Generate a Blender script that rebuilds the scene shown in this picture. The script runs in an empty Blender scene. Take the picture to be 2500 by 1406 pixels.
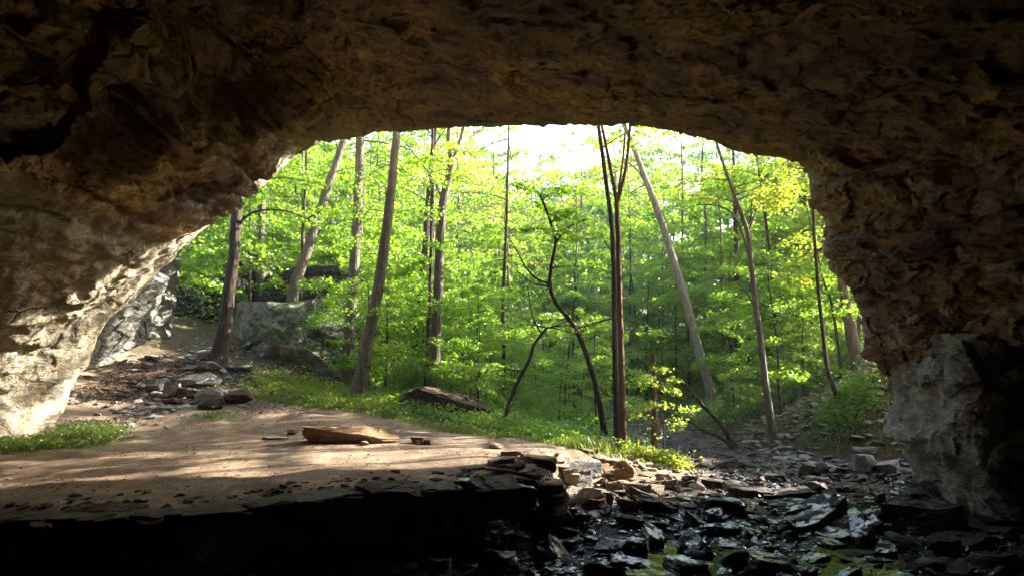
import bpy, math, random
import numpy as np
from mathutils import Vector, Matrix

# ---------------------------------------------------------------- camera, sky, sun, exposure
F = 1750.0            # focal length in photo pixels (photo is 2500 x 1406)
PITCH = math.atan(117 / F)
CAMZ = 3.2
scene = bpy.context.scene
cam_d = bpy.data.cameras.new("camera"); cam = bpy.data.objects.new("camera", cam_d)
scene.collection.objects.link(cam); scene.camera = cam
cam_d.sensor_width = 36.0; cam_d.lens = 36.0 * F / 2500; cam_d.clip_end = 800; cam_d.clip_start = 0.05
cam.location = (0, 0, CAMZ); cam.rotation_euler = (math.pi / 2 + PITCH, 0, 0)

SUN_EL, SUN_AZ = math.radians(25.5), math.radians(21)      # azimuth measured from +X towards +Y
SUN_DIR = Vector((math.cos(SUN_EL) * math.cos(SUN_AZ), math.cos(SUN_EL) * math.sin(SUN_AZ), math.sin(SUN_EL)))
w = bpy.data.worlds.new("World"); scene.world = w; w.use_nodes = True
wn = w.node_tree; bg = wn.nodes["Background"]
sky = wn.nodes.new("ShaderNodeTexSky"); sky.sky_type = 'NISHITA'; sky.sun_disc = False
sky.sun_elevation = SUN_EL; sky.sun_rotation = math.pi / 2 - SUN_AZ
sky.air_density = 1.0; sky.dust_density = 2.0; sky.ozone_density = 1.0
wn.links.new(sky.outputs[0], bg.inputs[0]); bg.inputs[1].default_value = 0.15
sd = bpy.data.lights.new("sun", 'SUN'); sd.energy = 5.0; sd.angle = math.radians(0.5); sd.color = (1.0, 0.93, 0.82)
so = bpy.data.objects.new("sun", sd); scene.collection.objects.link(so)
so.rotation_euler = SUN_DIR.to_track_quat('Z', 'Y').to_euler(); so.location = (40, 20, 30)
scene.view_settings.view_transform = 'Standard'; scene.view_settings.look = 'None'
scene.view_settings.gamma = 1.0; scene.view_settings.exposure = 3.05
scene.cycles.use_denoising = True
scene.cycles.max_bounces = 9; scene.cycles.diffuse_bounces = 6; scene.cycles.glossy_bounces = 3
scene.cycles.transmission_bounces = 5; scene.cycles.transparent_max_bounces = 6
scene.cycles.caustics_reflective = False; scene.cycles.caustics_refractive = False

# ---------------------------------------------------------------- helpers
SP, CP = math.sin(PITCH), math.cos(PITCH)
def at(px, py, Y):
    xc = (px - 1250) / F; yc = (703 - py) / F
    d = np.array([xc, CP - yc * SP, SP + yc * CP]); d = d * (Y / d[1])
    return np.array([d[0], d[1], CAMZ + d[2]])
def ydist(py, zb):                      # depth at which a ray through row py meets height zb
    yc = (703 - py) / F
    s = (SP + yc * CP) / (CP - yc * SP)
    return (zb - CAMZ) / s
def hsh(ix, iy, iz, k=0):
    h = (ix.astype(np.int64) * 374761393 + iy.astype(np.int64) * 668265263 + iz.astype(np.int64) * 2147483647 + k * 1274126177) & 0xffffffff
    h = ((h ^ (h >> 13)) * 1274126177) & 0xffffffff
    h = ((h ^ (h >> 16)) * 2246822519) & 0xffffffff
    return ((h ^ (h >> 15)) & 0xffffff) / float(0xffffff)
def vnoise(p, k=0):                     # value noise, -1..1
    i = np.floor(p).astype(np.int64); f = p - i; f = f * f * (3 - 2 * f); r = 0
    for a in (0, 1):
        for b in (0, 1):
            for c in (0, 1):
                wt = (f[:, 0] if a else 1 - f[:, 0]) * (f[:, 1] if b else 1 - f[:, 1]) * (f[:, 2] if c else 1 - f[:, 2])
                r = r + wt * hsh(i[:, 0] + a, i[:, 1] + b, i[:, 2] + c, k)
    return r * 2 - 1
def fbm(p, o=4, k=0, g=0.5):
    r = 0; a = 1.0; t = 0
    for j in range(o):
        r = r + a * vnoise(p * 2 ** j + 17.3 * j, k + j); t += a; a *= g
    return r / t
def facets(p, k=0):                     # randomly tilted flat chips, one per cell
    i = np.floor(p).astype(np.int64); best = np.full(len(p), 9e9); out = np.zeros(len(p)); b2 = np.full(len(p), 9e9)
    for a in (-1, 0, 1):
        for b in (-1, 0, 1):
            for c in (-1, 0, 1):
                j = i + (a, b, c)
                ctr = j + np.stack([hsh(j[:, 0], j[:, 1], j[:, 2], k + q) for q in (1, 2, 3)], 1)
                d = p - ctr; q2 = (d * d).sum(1)
                tv = np.stack([hsh(j[:, 0], j[:, 1], j[:, 2], k + q) for q in (4, 5, 6)], 1) - 0.5
                v = (d * tv).sum(1) * 1.6 + (hsh(j[:, 0], j[:, 1], j[:, 2], k + 7) - 0.5) * 0.5
                m = q2 < best
                b2 = np.where(m, best, np.minimum(b2, q2)); best = np.where(m, q2, best); out = np.where(m, v, out)
    return out, np.sqrt(b2) - np.sqrt(best)
def sstep(a, b, x): t = np.clip((x - a) / (b - a), 0, 1); return t * t * (3 - 2 * t)

def tag(o, label=None, cat=None, group=None, kind=None):
    if cat and not kind: kind = 'thing'
    if label: o["label"] = label
    if cat: o["category"] = cat
    if group: o["group"] = group
    if kind: o["kind"] = kind
    return o
def mesh_np(name, v, faces, mat, smooth=True, cols=None):
    """v (n,3); faces: (m,k) int array"""
    me = bpy.data.meshes.new(name); v = np.asarray(v, np.float32); faces = np.asarray(faces, np.int32)
    m, k = faces.shape
    me.vertices.add(len(v)); me.vertices.foreach_set("co", v.ravel())
    me.loops.add(m * k); me.loops.foreach_set("vertex_index", faces.ravel())
    me.polygons.add(m); me.polygons.foreach_set("loop_start", np.arange(0, m * k, k, dtype=np.int32))
    me.polygons.foreach_set("use_smooth", np.full(m, smooth))
    if cols is not None:
        for nm, c in cols.items():
            at_ = me.attributes.new(nm, 'FLOAT', 'POINT'); at_.data.foreach_set("value", np.asarray(c, np.float32))
    me.materials.append(mat); me.update(calc_edges=True); me.validate()
    return me
def ob(name, me, parent=None, loc=(0, 0, 0)):
    o = bpy.data.objects.new(name, me); scene.collection.objects.link(o); o.location = loc
    if parent is not None: o.parent = parent
    return o
def empty(name, loc=(0, 0, 0)):
    o = bpy.data.objects.new(name, None); scene.collection.objects.link(o); o.location = loc; o.empty_display_size = 0.2
    return o
def grid_faces(nu, nv):                 # vertices indexed [v*nu+u]
    a = np.arange(nu - 1)[None, :] + nu * np.arange(nv - 1)[:, None]; a = a.ravel()
    return np.stack([a, a + 1, a + 1 + nu, a + nu], 1)

# ---------------------------------------------------------------- materials
def new_mat(name):
    m = bpy.data.materials.new(name); m.use_nodes = True; nt = m.node_tree
    return m, nt, nt.nodes["Principled BSDF"]
class N:
    def __init__(s, nt): s.nt = nt
    def __call__(s, t, ins=None, **kw):
        n = s.nt.nodes.new("ShaderNode" + t)
        for k, v in kw.items(): setattr(n, k, v)
        for k, v in (ins or {}).items():
            if isinstance(v, bpy.types.NodeSocket): s.nt.links.new(v, n.inputs[k])
            else: n.inputs[k].default_value = v
        return n
def ramp(n, fac, stops):
    r = n("ValToRGB", {0: fac}); e = r.color_ramp.elements
    while len(e) < len(stops): e.new(0.5)
    for q, (p, c) in zip(e, stops): q.position = p; q.color = (*c, 1)
    return r.outputs[0]
def mixc(n, f, a, b, bt='MIX'):
    m = n("Mix", data_type='RGBA', blend_type=bt)
    for i, v in ((0, f), (6, a), (7, b)):
        if isinstance(v, bpy.types.NodeSocket): n.nt.links.new(v, m.inputs[i])
        elif i == 0: m.inputs[0].default_value = v
        else: m.inputs[i].default_value = (*v, 1)
    return m.outputs[2]
def noise(n, co, s, d=6, r=0.6, dist=0.0):
    return n("TexNoise", {"Vector": co, "Scale": s, "Detail": d, "Roughness": r, "Distortion": dist}).outputs[0]
def math_(n, op, a, b=0.0, c=None):
    m = n("Math", operation=op)
    for i, v in enumerate((a, b) + ((c,) if c is not None else ())):
        if isinstance(v, bpy.types.NodeSocket): n.nt.links.new(v, m.inputs[i])
        else: m.inputs[i].default_value = v
    return m.outputs[0]
def facet_bump(n, co, scale):
    """chipped rock: height = tilted plane per Voronoi cell"""
    wv = n("TexNoise", {"Vector": co, "Scale": scale * 0.9, "Detail": 3.0})
    wj = n("VectorMath", {0: wv.outputs[1], 1: (0.5, 0.5, 0.5)}, operation='SUBTRACT')
    ws = n("VectorMath", {0: wj.outputs[0], "Scale": 0.9 / scale}, operation='SCALE')
    cw = n("VectorMath", {0: co, 1: ws.outputs[0]}, operation='ADD')
    vo = n("TexVoronoi", {"Vector": cw.outputs[0], "Scale": scale}, feature='F1')
    c = n("VectorMath", {0: vo.outputs["Color"], 1: (0.5, 0.5, 0.5)}, operation='SUBTRACT')
    d = n("VectorMath", {0: cw.outputs[0], 1: vo.outputs["Position"]}, operation='SUBTRACT')
    dt = n("VectorMath", {0: c.outputs[0], 1: d.outputs[0]}, operation='DOT_PRODUCT')
    return dt.outputs["Value"], vo.outputs["Color"]

def rock_mat(name, stops, rough=0.85, scale=1.0, bump=1.0, stretch=(1, 1, 1), lichen=None, moss=0.0, wet=False, chip=1.0, pale=None, dark=None, per_obj=False, stain=0.0):
    m, nt, b = new_mat(name); n = N(nt)
    tc = n("TexCoord"); g = n("NewGeometry")
    src = tc.outputs["Object"] if per_obj else g.outputs["Position"]
    if per_obj:
        oi = n("ObjectInfo"); sh = n("VectorMath", {0: oi.outputs["Random"], "Scale": 40.0}, operation='SCALE')
        src = n("VectorMath", {0: src, 1: sh.outputs[0]}, operation='ADD').outputs[0]
    co = n("VectorMath", {0: src, 1: stretch}, operation='MULTIPLY').outputs[0]
    f1, vc = facet_bump(n, co, 3.2 * scale); f2, _ = facet_bump(n, co, 9.0 * scale)
    big = noise(n, co, 0.55 * scale, 5, 0.55, 0.6)
    med = noise(n, co, 2.6 * scale, 8, 0.68, 0.8)
    col = ramp(n, med, stops)
    if dark: col = mixc(n, ramp(n, big, [(0.42, (0, 0, 0)), (0.6, (1, 1, 1))]), col, dark)
    sep = n("SeparateColor", {0: vc})
    col = mixc(n, 0.5, col, ramp(n, sep.outputs[0], [(0, (0.62, 0.62, 0.62)), (1, (1.12, 1.12, 1.12))]), 'MULTIPLY')
    fine = noise(n, co, 22 * scale, 5, 0.7)
    col = mixc(n, 0.55, col, ramp(n, fine, [(0.3, (0.45, 0.45, 0.45)), (0.62, (1.15, 1.15, 1.15))]), 'MULTIPLY')
    if pale:
        wv_ = n("TexNoise", {"Vector": src, "Scale": 1.3, "Detail": 4.0}); wvs = n("VectorMath", {0: wv_.outputs[1], "Scale": 0.8}, operation='SCALE'); cw_ = n("VectorMath", {0: n("VectorMath", {0: src, 1: (1, 1, 1.7)}, operation='MULTIPLY').outputs[0], 1: wvs.outputs[0]}, operation='ADD').outputs[0]
        cr1 = n("TexVoronoi", {"Vector": cw_, "Scale": 0.55}, feature='DISTANCE_TO_EDGE').outputs[0]; cr2 = n("TexVoronoi", {"Vector": cw_, "Scale": 2.1}, feature='DISTANCE_TO_EDGE').outputs[0]
        cm_ = noise(n, src, 0.45, 3, 0.5); crm = n("MapRange", {0: cm_, 1: 0.44, 2: 0.54, 3: 0.0, 4: 0.2}).outputs[0]
        ck = n("Math", {0: n("MapRange", {0: math_(n, 'ADD', cr1, crm), 1: 0.002, 2: 0.02}).outputs[0], 1: n("MapRange", {0: math_(n, 'ADD', cr2, n("MapRange", {0: big, 1: 0.36, 2: 0.44, 4: 0.2}).outputs[0]), 1: 0.0, 2: 0.06}).outputs[0]}, operation='MINIMUM').outputs[0]
        grey = noise(n, src, 0.8, 5, 0.6, 1.0)
        col = mixc(n, ramp(n, grey, [(0.5, (0, 0, 0)), (0.6, (.5,) * 3)]), col, (0.28, 0.23, 0.19))
        col = mixc(n, ramp(n, noise(n, src, 5.5, 7, 0.75, 0.6), [(0.54, (0, 0, 0)), (0.62, (.8,) * 3)]), col, (0.10, 0.06, 0.035))
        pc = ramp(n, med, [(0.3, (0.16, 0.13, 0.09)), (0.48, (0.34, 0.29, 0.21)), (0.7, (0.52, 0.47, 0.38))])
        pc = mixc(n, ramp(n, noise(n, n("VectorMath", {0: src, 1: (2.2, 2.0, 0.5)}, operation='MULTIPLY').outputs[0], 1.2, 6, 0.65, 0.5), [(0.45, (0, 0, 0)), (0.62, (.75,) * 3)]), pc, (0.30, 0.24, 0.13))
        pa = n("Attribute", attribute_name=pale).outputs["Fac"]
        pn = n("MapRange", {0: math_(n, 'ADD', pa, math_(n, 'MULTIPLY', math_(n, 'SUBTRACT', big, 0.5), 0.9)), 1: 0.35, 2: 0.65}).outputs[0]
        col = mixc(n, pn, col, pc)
    if stain:
        sv = n("VectorMath", {0: src, 1: (3.0, 3.0, 0.35)}, operation='MULTIPLY').outputs[0]
        st = noise(n, sv, 1.3, 5, 0.6, 0.4)
        col = mixc(n, ramp(n, st, [(0.48, (0, 0, 0)), (0.66, (stain,) * 3)]), col, (0.035, 0.028, 0.022))
    if lichen is not None:
        ln = noise(n, co, 3.5 * scale, 6, 0.7)
        col = mixc(n, ramp(n, ln, [(0.56, (0, 0, 0)), (0.64, (1, 1, 1))]), col, lichen)
    if moss > 0:
        nz = n("SeparateXYZ", {0: g.outputs["Normal"]}).outputs[2]
        mn = math_(n, 'ADD', math_(n, 'MULTIPLY', nz, 0.22), noise(n, co, 1.7 * scale, 6, 0.7))
        mf = n("MapRange", {0: mn, 1: 0.78 - 0.3 * moss, 2: 0.88 - 0.3 * moss}).outputs[0]
        col = mixc(n, mf, col, mixc(n, fine, (0.012, 0.02, 0.004), (0.06, 0.085, 0.012)))
    nt.links.new(col, b.inputs["Base Color"])
    b.inputs["Roughness"].default_value = rough
    if wet:
        wr = noise(n, co, 1.6 * scale, 4, 0.6)
        wm = n("MapRange", {0: wr, 1: 0.455, 2: 0.52, 3: 0.0, 4: 1.0}).outputs[0] if rough < .3 else n("MapRange", {0: wr, 1: 0.55, 2: 0.65, 3: 0.0, 4: 0.6}).outputs[0]
        nt.links.new(n("MapRange", {0: wm, 3: 0.7, 4: 0.17}).outputs[0], b.inputs["Roughness"])
        nt.links.new(n("MapRange", {0: wm, 3: 0.12, 4: 0.9}).outputs[0], b.inputs["Specular IOR Level"])
        nt.links.new(math_(n, 'MULTIPLY', wm, 1.0 if rough < .3 else .5), b.inputs['Coat Weight']); b.inputs['Coat Roughness'].default_value = 0.07
    else:
        b.inputs["Specular IOR Level"].default_value = 0.25
    if pale: col = mixc(n, n("MapRange", {0: ck, 3: 0.7, 4: 0.0}).outputs[0], col, (0.03, 0.02, 0.013)); nt.links.new(col, b.inputs["Base Color"])
    h = math_(n, 'ADD', math_(n, 'MULTIPLY', f1, 1.0 * chip), math_(n, 'MULTIPLY', f2, 0.7 * chip))
    h = math_(n, 'ADD', h, math_(n, 'MULTIPLY', med, 0.16))
    h = math_(n, 'ADD', h, math_(n, 'MULTIPLY', fine, 0.03))
    if pale: h = math_(n, 'ADD', h, math_(n, 'MULTIPLY', ck, 0.05))
    bp = n("Bump", {"Height": h, "Strength": min(1.0, bump), "Distance": 1.0 * bump})
    nt.links.new(bp.outputs[0], b.inputs["Normal"])
    return m

M = {}
M['cave'] = rock_mat('cave_limestone', [(0.28, (0.17, 0.10, 0.055)), (0.42, (0.42, 0.265, 0.125)), (0.52, (0.64, 0.45, 0.20)), (0.62, (0.44, 0.30, 0.17)), (0.75, (0.70, 0.56, 0.36))], 0.9, 0.9, 1.0, (1, 0.8, 1.5), pale='pale', dark=(0.30, 0.23, 0.18), chip=0.8)
M['cliff'] = rock_mat('pale_cliff_rock', [(0.3, (0.10, 0.10, 0.085)), (0.5, (0.26, 0.25, 0.21)), (0.7, (0.42, 0.40, 0.33))], 0.9, 1.2, 1.0, (1, 1, 1.8), moss=0.1, chip=0.6)
M['pillar'] = rock_mat('pale_pillar_rock', [(0.3, (0.25, 0.23, 0.19)), (0.5, (0.48, 0.45, 0.38)), (0.7, (0.66, 0.63, 0.54))], 0.9, 1.3, 1.0, (1, 1, 1.8), chip=0.7)
M['moss'] = rock_mat('mossy_boulder_rock', [(0.3, (0.10, 0.10, 0.085)), (0.5, (0.27, 0.27, 0.23)), (0.7, (0.46, 0.46, 0.39))], 0.9, 1.2, 1.0, (1, 1, 1.2), moss=0.8, chip=0.6)
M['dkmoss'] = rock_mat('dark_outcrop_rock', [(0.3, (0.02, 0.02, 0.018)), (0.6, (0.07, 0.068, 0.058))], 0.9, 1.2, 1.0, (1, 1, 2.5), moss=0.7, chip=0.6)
M['tan'] = rock_mat('tan_boulder_rock', [(0.3, (0.17, 0.12, 0.08)), (0.5, (0.34, 0.26, 0.18)), (0.7, (0.50, 0.41, 0.30))], 0.85, 1.5, 0.8, (1, 1, 2.0), per_obj=True, chip=0.45)
M['grey'] = rock_mat('grey_boulder_rock', [(0.3, (0.12, 0.115, 0.10)), (0.5, (0.27, 0.26, 0.23)), (0.7, (0.42, 0.40, 0.36))], 0.85, 1.8, 0.8, (1, 1, 1.6), per_obj=True, chip=0.45)
M['orange'] = rock_mat('orange_clay_rock', [(0.3, (0.15, 0.085, 0.045)), (0.5, (0.30, 0.175, 0.095)), (0.7, (0.42, 0.28, 0.17))], 0.85, 1.8, 0.9, (1, 1, 2.2), per_obj=True, chip=0.6)
M['brown'] = rock_mat('brown_boulder_rock', [(0.3, (0.04, 0.022, 0.014)), (0.6, (0.11, 0.065, 0.042)), (0.75, (0.15, 0.10, 0.07))], 0.9, 1.5, 0.9, (1, 1, 2.0), per_obj=True, moss=0.15)
M['wet'] = rock_mat('wet_shale', [(0.3, (0.006, 0.005, 0.005)), (0.55, (0.018, 0.015, 0.013)), (0.75, (0.042, 0.034, 0.028))], 0.13, 2.2, 0.5, (1, 1, 3.0), wet=True, per_obj=True, chip=0.35)
M['damp'] = rock_mat('damp_stream_rock', [(0.3, (0.03, 0.025, 0.02)), (0.55, (0.10, 0.08, 0.062)), (0.75, (0.20, 0.165, 0.13))], 0.55, 2.2, 0.6, (1, 1, 2.2), wet=True, per_obj=True, chip=0.4)
M['ledge'] = rock_mat('shale_ledge', [(0.3, (0.03, 0.022, 0.017)), (0.6, (0.11, 0.08, 0.058)), (0.75, (0.20, 0.145, 0.10))], 0.8, 1.6, 0.6, (1, 1, 4.0), chip=0.5)

def leaf_mat(name, c1, c2, tr, trans=0.55):
    m, nt, b = new_mat(name); n = N(nt); nt.nodes.remove(b)
    a = n("Attribute", attribute_name='v'); oi = n("ObjectInfo")
    f = math_(n, 'ADD', math_(n, 'MULTIPLY', a.outputs["Fac"], 0.75), math_(n, 'MULTIPLY', oi.outputs["Random"], 0.25))
    col = mixc(n, f, c1, c2)
    tc = mixc(n, f, tuple(x * 0.75 for x in tr), (tr[0] * 1.35, tr[1] * 1.12, tr[2]))
    d = n("BsdfDiffuse", {0: col}); t = n("BsdfTranslucent", {0: tc}); g = n("BsdfGlossy", {0: (0.9, 0.95, 0.9, 1), "Roughness": 0.42})
    s = n("MixShader", {0: trans, 1: d.outputs[0], 2: t.outputs[0]})
    s2 = n("MixShader", {0: 0.05, 1: s.outputs[0], 2: g.outputs[0]})
    nt.links.new(s2.outputs[0], nt.nodes["Material Output"].inputs[0])
    return m
M['leaf'] = leaf_mat('maple_leaves', (0.028, 0.072, 0.008), (0.11, 0.19, 0.015), (0.29, 0.54, 0.025), .6)
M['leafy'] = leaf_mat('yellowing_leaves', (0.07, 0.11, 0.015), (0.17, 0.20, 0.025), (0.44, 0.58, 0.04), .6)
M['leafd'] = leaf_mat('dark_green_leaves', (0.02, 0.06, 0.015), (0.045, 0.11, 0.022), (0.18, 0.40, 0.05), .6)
M['grass'] = leaf_mat('grass_blades', (0.04, 0.09, 0.012), (0.11, 0.17, 0.03), (0.24, 0.36, 0.03), 0.4)
M['litter'] = leaf_mat('dead_leaves', (0.05, 0.028, 0.022), (0.17, 0.095, 0.07), (0.1, 0.05, 0.03), 0.15)

def bark_mat(name, a, c, s=1.0, rough=0.9, lich=0.35):
    m, nt, b = new_mat(name); n = N(nt); g = n("NewGeometry")
    co = n("VectorMath", {0: g.outputs["Position"], 1: (9 * s, 9 * s, 1.1 * s)}, operation='MULTIPLY').outputs[0]
    f = noise(n, co, 1.6, 8, 0.7, 0.5)
    v = n("TexVoronoi", {"Vector": co, "Scale": 1.6}, feature='DISTANCE_TO_EDGE').outputs[0]
    col = ramp(n, f, [(0.3, a), (0.7, c)])
    li = noise(n, g.outputs["Position"], 2.6, 6, 0.7)
    col = mixc(n, ramp(n, li, [(0.52, (0, 0, 0)), (0.68, (lich,) * 3)]), col, (c[0] * 1.5, c[1] * 1.6, c[2] * 1.35))
    nt.links.new(col, b.inputs["Base Color"]); b.inputs["Roughness"].default_value = rough; b.inputs["Specular IOR Level"].default_value = 0.2
    h = math_(n, 'ADD', f, math_(n, 'MULTIPLY', v, 1.2))
    nt.links.new(n("Bump", {"Height": h, "Strength": 1.0, "Distance": 0.06}).outputs[0], b.inputs["Normal"])
    return m
M['bark'] = bark_mat('grey_bark', (0.06, 0.05, 0.038), (0.20, 0.175, 0.135))
M['barkd'] = bark_mat('dark_bark', (0.022, 0.017, 0.013), (0.08, 0.06, 0.045), lich=0.15)
M['barkr'] = bark_mat('reddish_bark', (0.09, 0.045, 0.028), (0.24, 0.13, 0.08), lich=0.1)
M['barkp'] = bark_mat('pale_bark', (0.13, 0.12, 0.105), (0.34, 0.32, 0.28))

def ground_mat():
    m, nt, b = new_mat('ground'); n = N(nt); g = n("NewGeometry"); P = g.outputs["Position"]
    A = lambda s: n("Attribute", attribute_name=s).outputs["Fac"]
    sand = ramp(n, noise(n, P, 1.4, 8, 0.7, 0.3), [(0.3, (0.11, 0.07, 0.045)), (0.48, (0.24, 0.17, 0.108)), (0.7, (0.35, 0.27, 0.18))])
    sand = mixc(n, 0.6, sand, ramp(n, noise(n, P, 30, 4, 0.7), [(0.35, (0.55, 0.5, 0.45)), (0.6, (1.1, 1.1, 1.1))]), 'MULTIPLY')
    spk = n("TexVoronoi", {"Vector": P, "Scale": 11.0}, feature='F1').outputs["Distance"]
    spm = math_(n, 'MULTIPLY', math_(n, 'LESS_THAN', spk, 0.17), ramp(n, noise(n, P, 0.8, 3), [(0.45, (0, 0, 0)), (0.55, (1, 1, 1))]))
    sand = mixc(n, spm, sand, (0.06, 0.035, 0.028)); sand = mixc(n, ramp(n, noise(n, P, 0.9, 7, 0.75, 0.5), [(0.46, (0, 0, 0)), (0.6, (.75,) * 3)]), sand, (0.10, 0.058, 0.04))
    soil = ramp(n, noise(n, P, 3.0, 8, 0.75), [(0.3, (0.035, 0.024, 0.017)), (0.5, (0.10, 0.068, 0.048)), (0.7, (0.19, 0.135, 0.10))])
    litn = n("TexVoronoi", {"Vector": P, "Scale": 16.0}, feature='F1').outputs["Color"]
    soil = mixc(n, 0.7, soil, ramp(n, n("SeparateColor", {0: litn}).outputs[0], [(0, (0.35, 0.3, 0.3)), (1, (1.3, 1.15, 1.1))]), 'MULTIPLY')
    grav = n("TexVoronoi", {"Vector": P, "Scale": 22.0}, feature='F1')
    gcol = mixc(n, 0.8, (0.14, 0.115, 0.10), ramp(n, n("SeparateColor", {0: grav.outputs["Color"]}).outputs[1], [(0, (0.3, 0.28, 0.27)), (1, (1.6, 1.5, 1.45))]), 'MULTIPLY')
    green = mixc(n, noise(n, P, 6, 6, 0.7), (0.03, 0.045, 0.01), (0.09, 0.11, 0.03))
    col = mixc(n, A('sand'), soil, sand)
    gf = math_(n, 'MULTIPLY', A('moss'), ramp(n, noise(n, P, 2.4, 6, 0.7), [(0.38, (0, 0, 0)), (0.6, (1, 1, 1))]))
    col = mixc(n, gf, col, green)
    col = mixc(n, A('bed'), col, gcol)
    col = mixc(n, A('wet'), col, mixc(n, 1.0, col, (0.28, 0.26, 0.26), 'MULTIPLY'))
    nt.links.new(col, b.inputs["Base Color"])
    nt.links.new(n("MapRange", {0: A('wet'), 3: 0.92, 4: 0.6}).outputs[0], b.inputs["Roughness"])
    b.inputs["Specular IOR Level"].default_value = 0.3
    h = math_(n, 'ADD', math_(n, 'MULTIPLY', noise(n, P, 5, 8, 0.72), 0.05), math_(n, 'MULTIPLY', math_(n, 'MULTIPLY', grav.outputs["Distance"], A('bed')), -0.09))
    h = math_(n, 'ADD', h, math_(n, 'MULTIPLY', noise(n, P, 26, 4, 0.7), 0.012))
    nt.links.new(n("Bump", {"Height": h, "Strength": 1.0, "Distance": 1.0}).outputs[0], b.inputs["Normal"])
    return m
M['ground'] = ground_mat()
def water_mat():
    m, nt, b = new_mat('stream_water'); n = N(nt); g = n("NewGeometry")
    b.inputs["Base Color"].default_value = (0.012, 0.012, 0.008, 1); b.inputs["Roughness"].default_value = 0.03; b.inputs["IOR"].default_value = 1.33
    co = n("VectorMath", {0: g.outputs["Position"], 1: (1, 0.7, 1)}, operation='MULTIPLY').outputs[0]
    nt.links.new(n("Bump", {"Height": noise(n, co, 5, 3, 0.5), "Strength": 0.6, "Distance": 0.03}).outputs[0], b.inputs["Normal"])
    return m
M['water'] = water_mat()

# ---------------------------------------------------------------- terrain
UP = [(-20, 4, 1.0), (-14, 7, 1.0), (-11, 10, 1.05), (-6, 9.5, 1), (-6, 13, 1.05), (-3, 11, 1), (-2, 14, 1.05), (0, 12, 1), (0.5, 15, .95), (2.3, 15.3, .72),
      (-10.5, 14.3, 1.08), (-8, 16, 1.18), (-11, 16.5, 1.45), (-11.3, 19, 2.1), (-9.3, 19.5, 1.95), (-9, 21, 2.5), (-10.4, 22, 2.85), (-8, 21.5, 2.25), (-6.2, 18.5, 1.45), (-6, 21, 1.65), (-4.3, 19.5, 1.45),
      (-2.3, 20, 1.35), (-3.5, 17.5, 1.27), (-1.4, 16, 1.0), (-.5, 18, .95), (1.4, 17, .68), (3.2, 16.5, .3), (3.2, 19, .3), (0, 24, .3), (-4, 26, 1.0), (3, 30, 0.2), (-9, 28, 3.4), (-14, 24, 5), (-16, 16, 5), (-7, 24, 3.3),
      (0, 45, 1.0), (0, 70, 3), (-25, 45, 8), (30, 50, 7), (-35, 75, 12), (35, 80, 9), (0, 120, 9), (-60, 120, 18), (60, 120, 14), (-60, 30, 18), (60, 20, 14), (0, 220, 14), (-100, 200, 24), (100, 200, 20),
      (6.6, 19, .25), (7.2, 18, .55), (8.2, 18, 1.55), (9.3, 18, 2.45), (8.1, 16.5, .6), (9.4, 20, 2.0), (10.5, 20, 2.9), (10.7, 22, 2.7), (8.6, 16, .35), (10, 15.5, .9), (11, 14.5, 1.6), (15, 20, 5), (20, 25, 7), (8, 30, 1.2), (12, 30, 3.2), (18, 12, 5), (10, 10, .3), (12, 0, .5), (-20, -10, 1), (20, -10, 2), (0, -30, 0), (8.4, 24, 1.2), (6, 24, .3)]
UP = np.array(UP, float)
def _phi(r): return r ** 1.0
_A = _phi(np.hypot(UP[:, None, 0] - UP[None, :, 0], UP[:, None, 1] - UP[None, :, 1])) 
_Pm = np.c_[np.ones(len(UP)), UP[:, :2]]
_K = np.block([[_A + 1e-6 * np.eye(len(UP)), _Pm], [_Pm.T, np.zeros((3, 3))]])
_W = np.linalg.solve(_K, np.r_[UP[:, 2], 0, 0, 0])
def upland(x, y):
    x = np.asarray(x, float); y = np.asarray(y, float); sh = x.shape; x = x.ravel(); y = y.ravel()
    r = _W[-3] + _W[-2] * x + _W[-1] * y
    for i in range(len(UP)): r = r + _W[i] * np.hypot(x - UP[i, 0], y - UP[i, 1])
    return r.reshape(sh)
LEDGE = [(-22, 5.5), (-14, 7.6), (-9, 8.6), (-6.4, 9.05), (-4.1, 9.3), (-2.7, 10.35), (-0.9, 11.0), (-0.1, 11.15), (0.15, 12.0)]
BANK = [(0.4, 13.0), (1.5, 14.2), (2.9, 15.2), (3.7, 16.6), (3.5, 19), (3.1, 22), (3.0, 27), (2, 33), (4.5, 33), (5.2, 27), (5.6, 22), (6.2, 19), (6.9, 17.2), (8.6, 15.6), (8.9, 14.2), (12, 13.8), (16, 10), (18, 0), (18, -25), (-22, -25)]
POLY = np.array(LEDGE + BANK)
def sdist(x, y):                        # > 0 inside the stream bed
    x = np.asarray(x, float); y = np.asarray(y, float); d = np.full(x.shape, 9e9); ins = np.zeros(x.shape, bool)
    for i in range(len(POLY)):
        a = POLY[i]; b = POLY[(i + 1) % len(POLY)]; e = b - a
        t = np.clip(((x - a[0]) * e[0] + (y - a[1]) * e[1]) / (e @ e), 0, 1)
        d = np.minimum(d, np.hypot(x - a[0] - t * e[0], y - a[1] - t * e[1]))
        c = (a[1] > y) != (b[1] > y)
        ins ^= c & (x < (b[0] - a[0]) * (y - a[1]) / ((b[1] - a[1]) + 1e-12) + a[0])
    return np.where(ins, d, -d)
def ledge_d(x, y):
    d = np.full(np.shape(x), 9e9)
    for a, b in zip(LEDGE[:-1], LEDGE[1:]):
        a = np.array(a); b = np.array(b); e = b - a
        t = np.clip(((x - a[0]) * e[0] + (y - a[1]) * e[1]) / (e @ e), 0, 1)
        d = np.minimum(d, np.hypot(x - a[0] - t * e[0], y - a[1] - t * e[1]))
    return d
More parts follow.
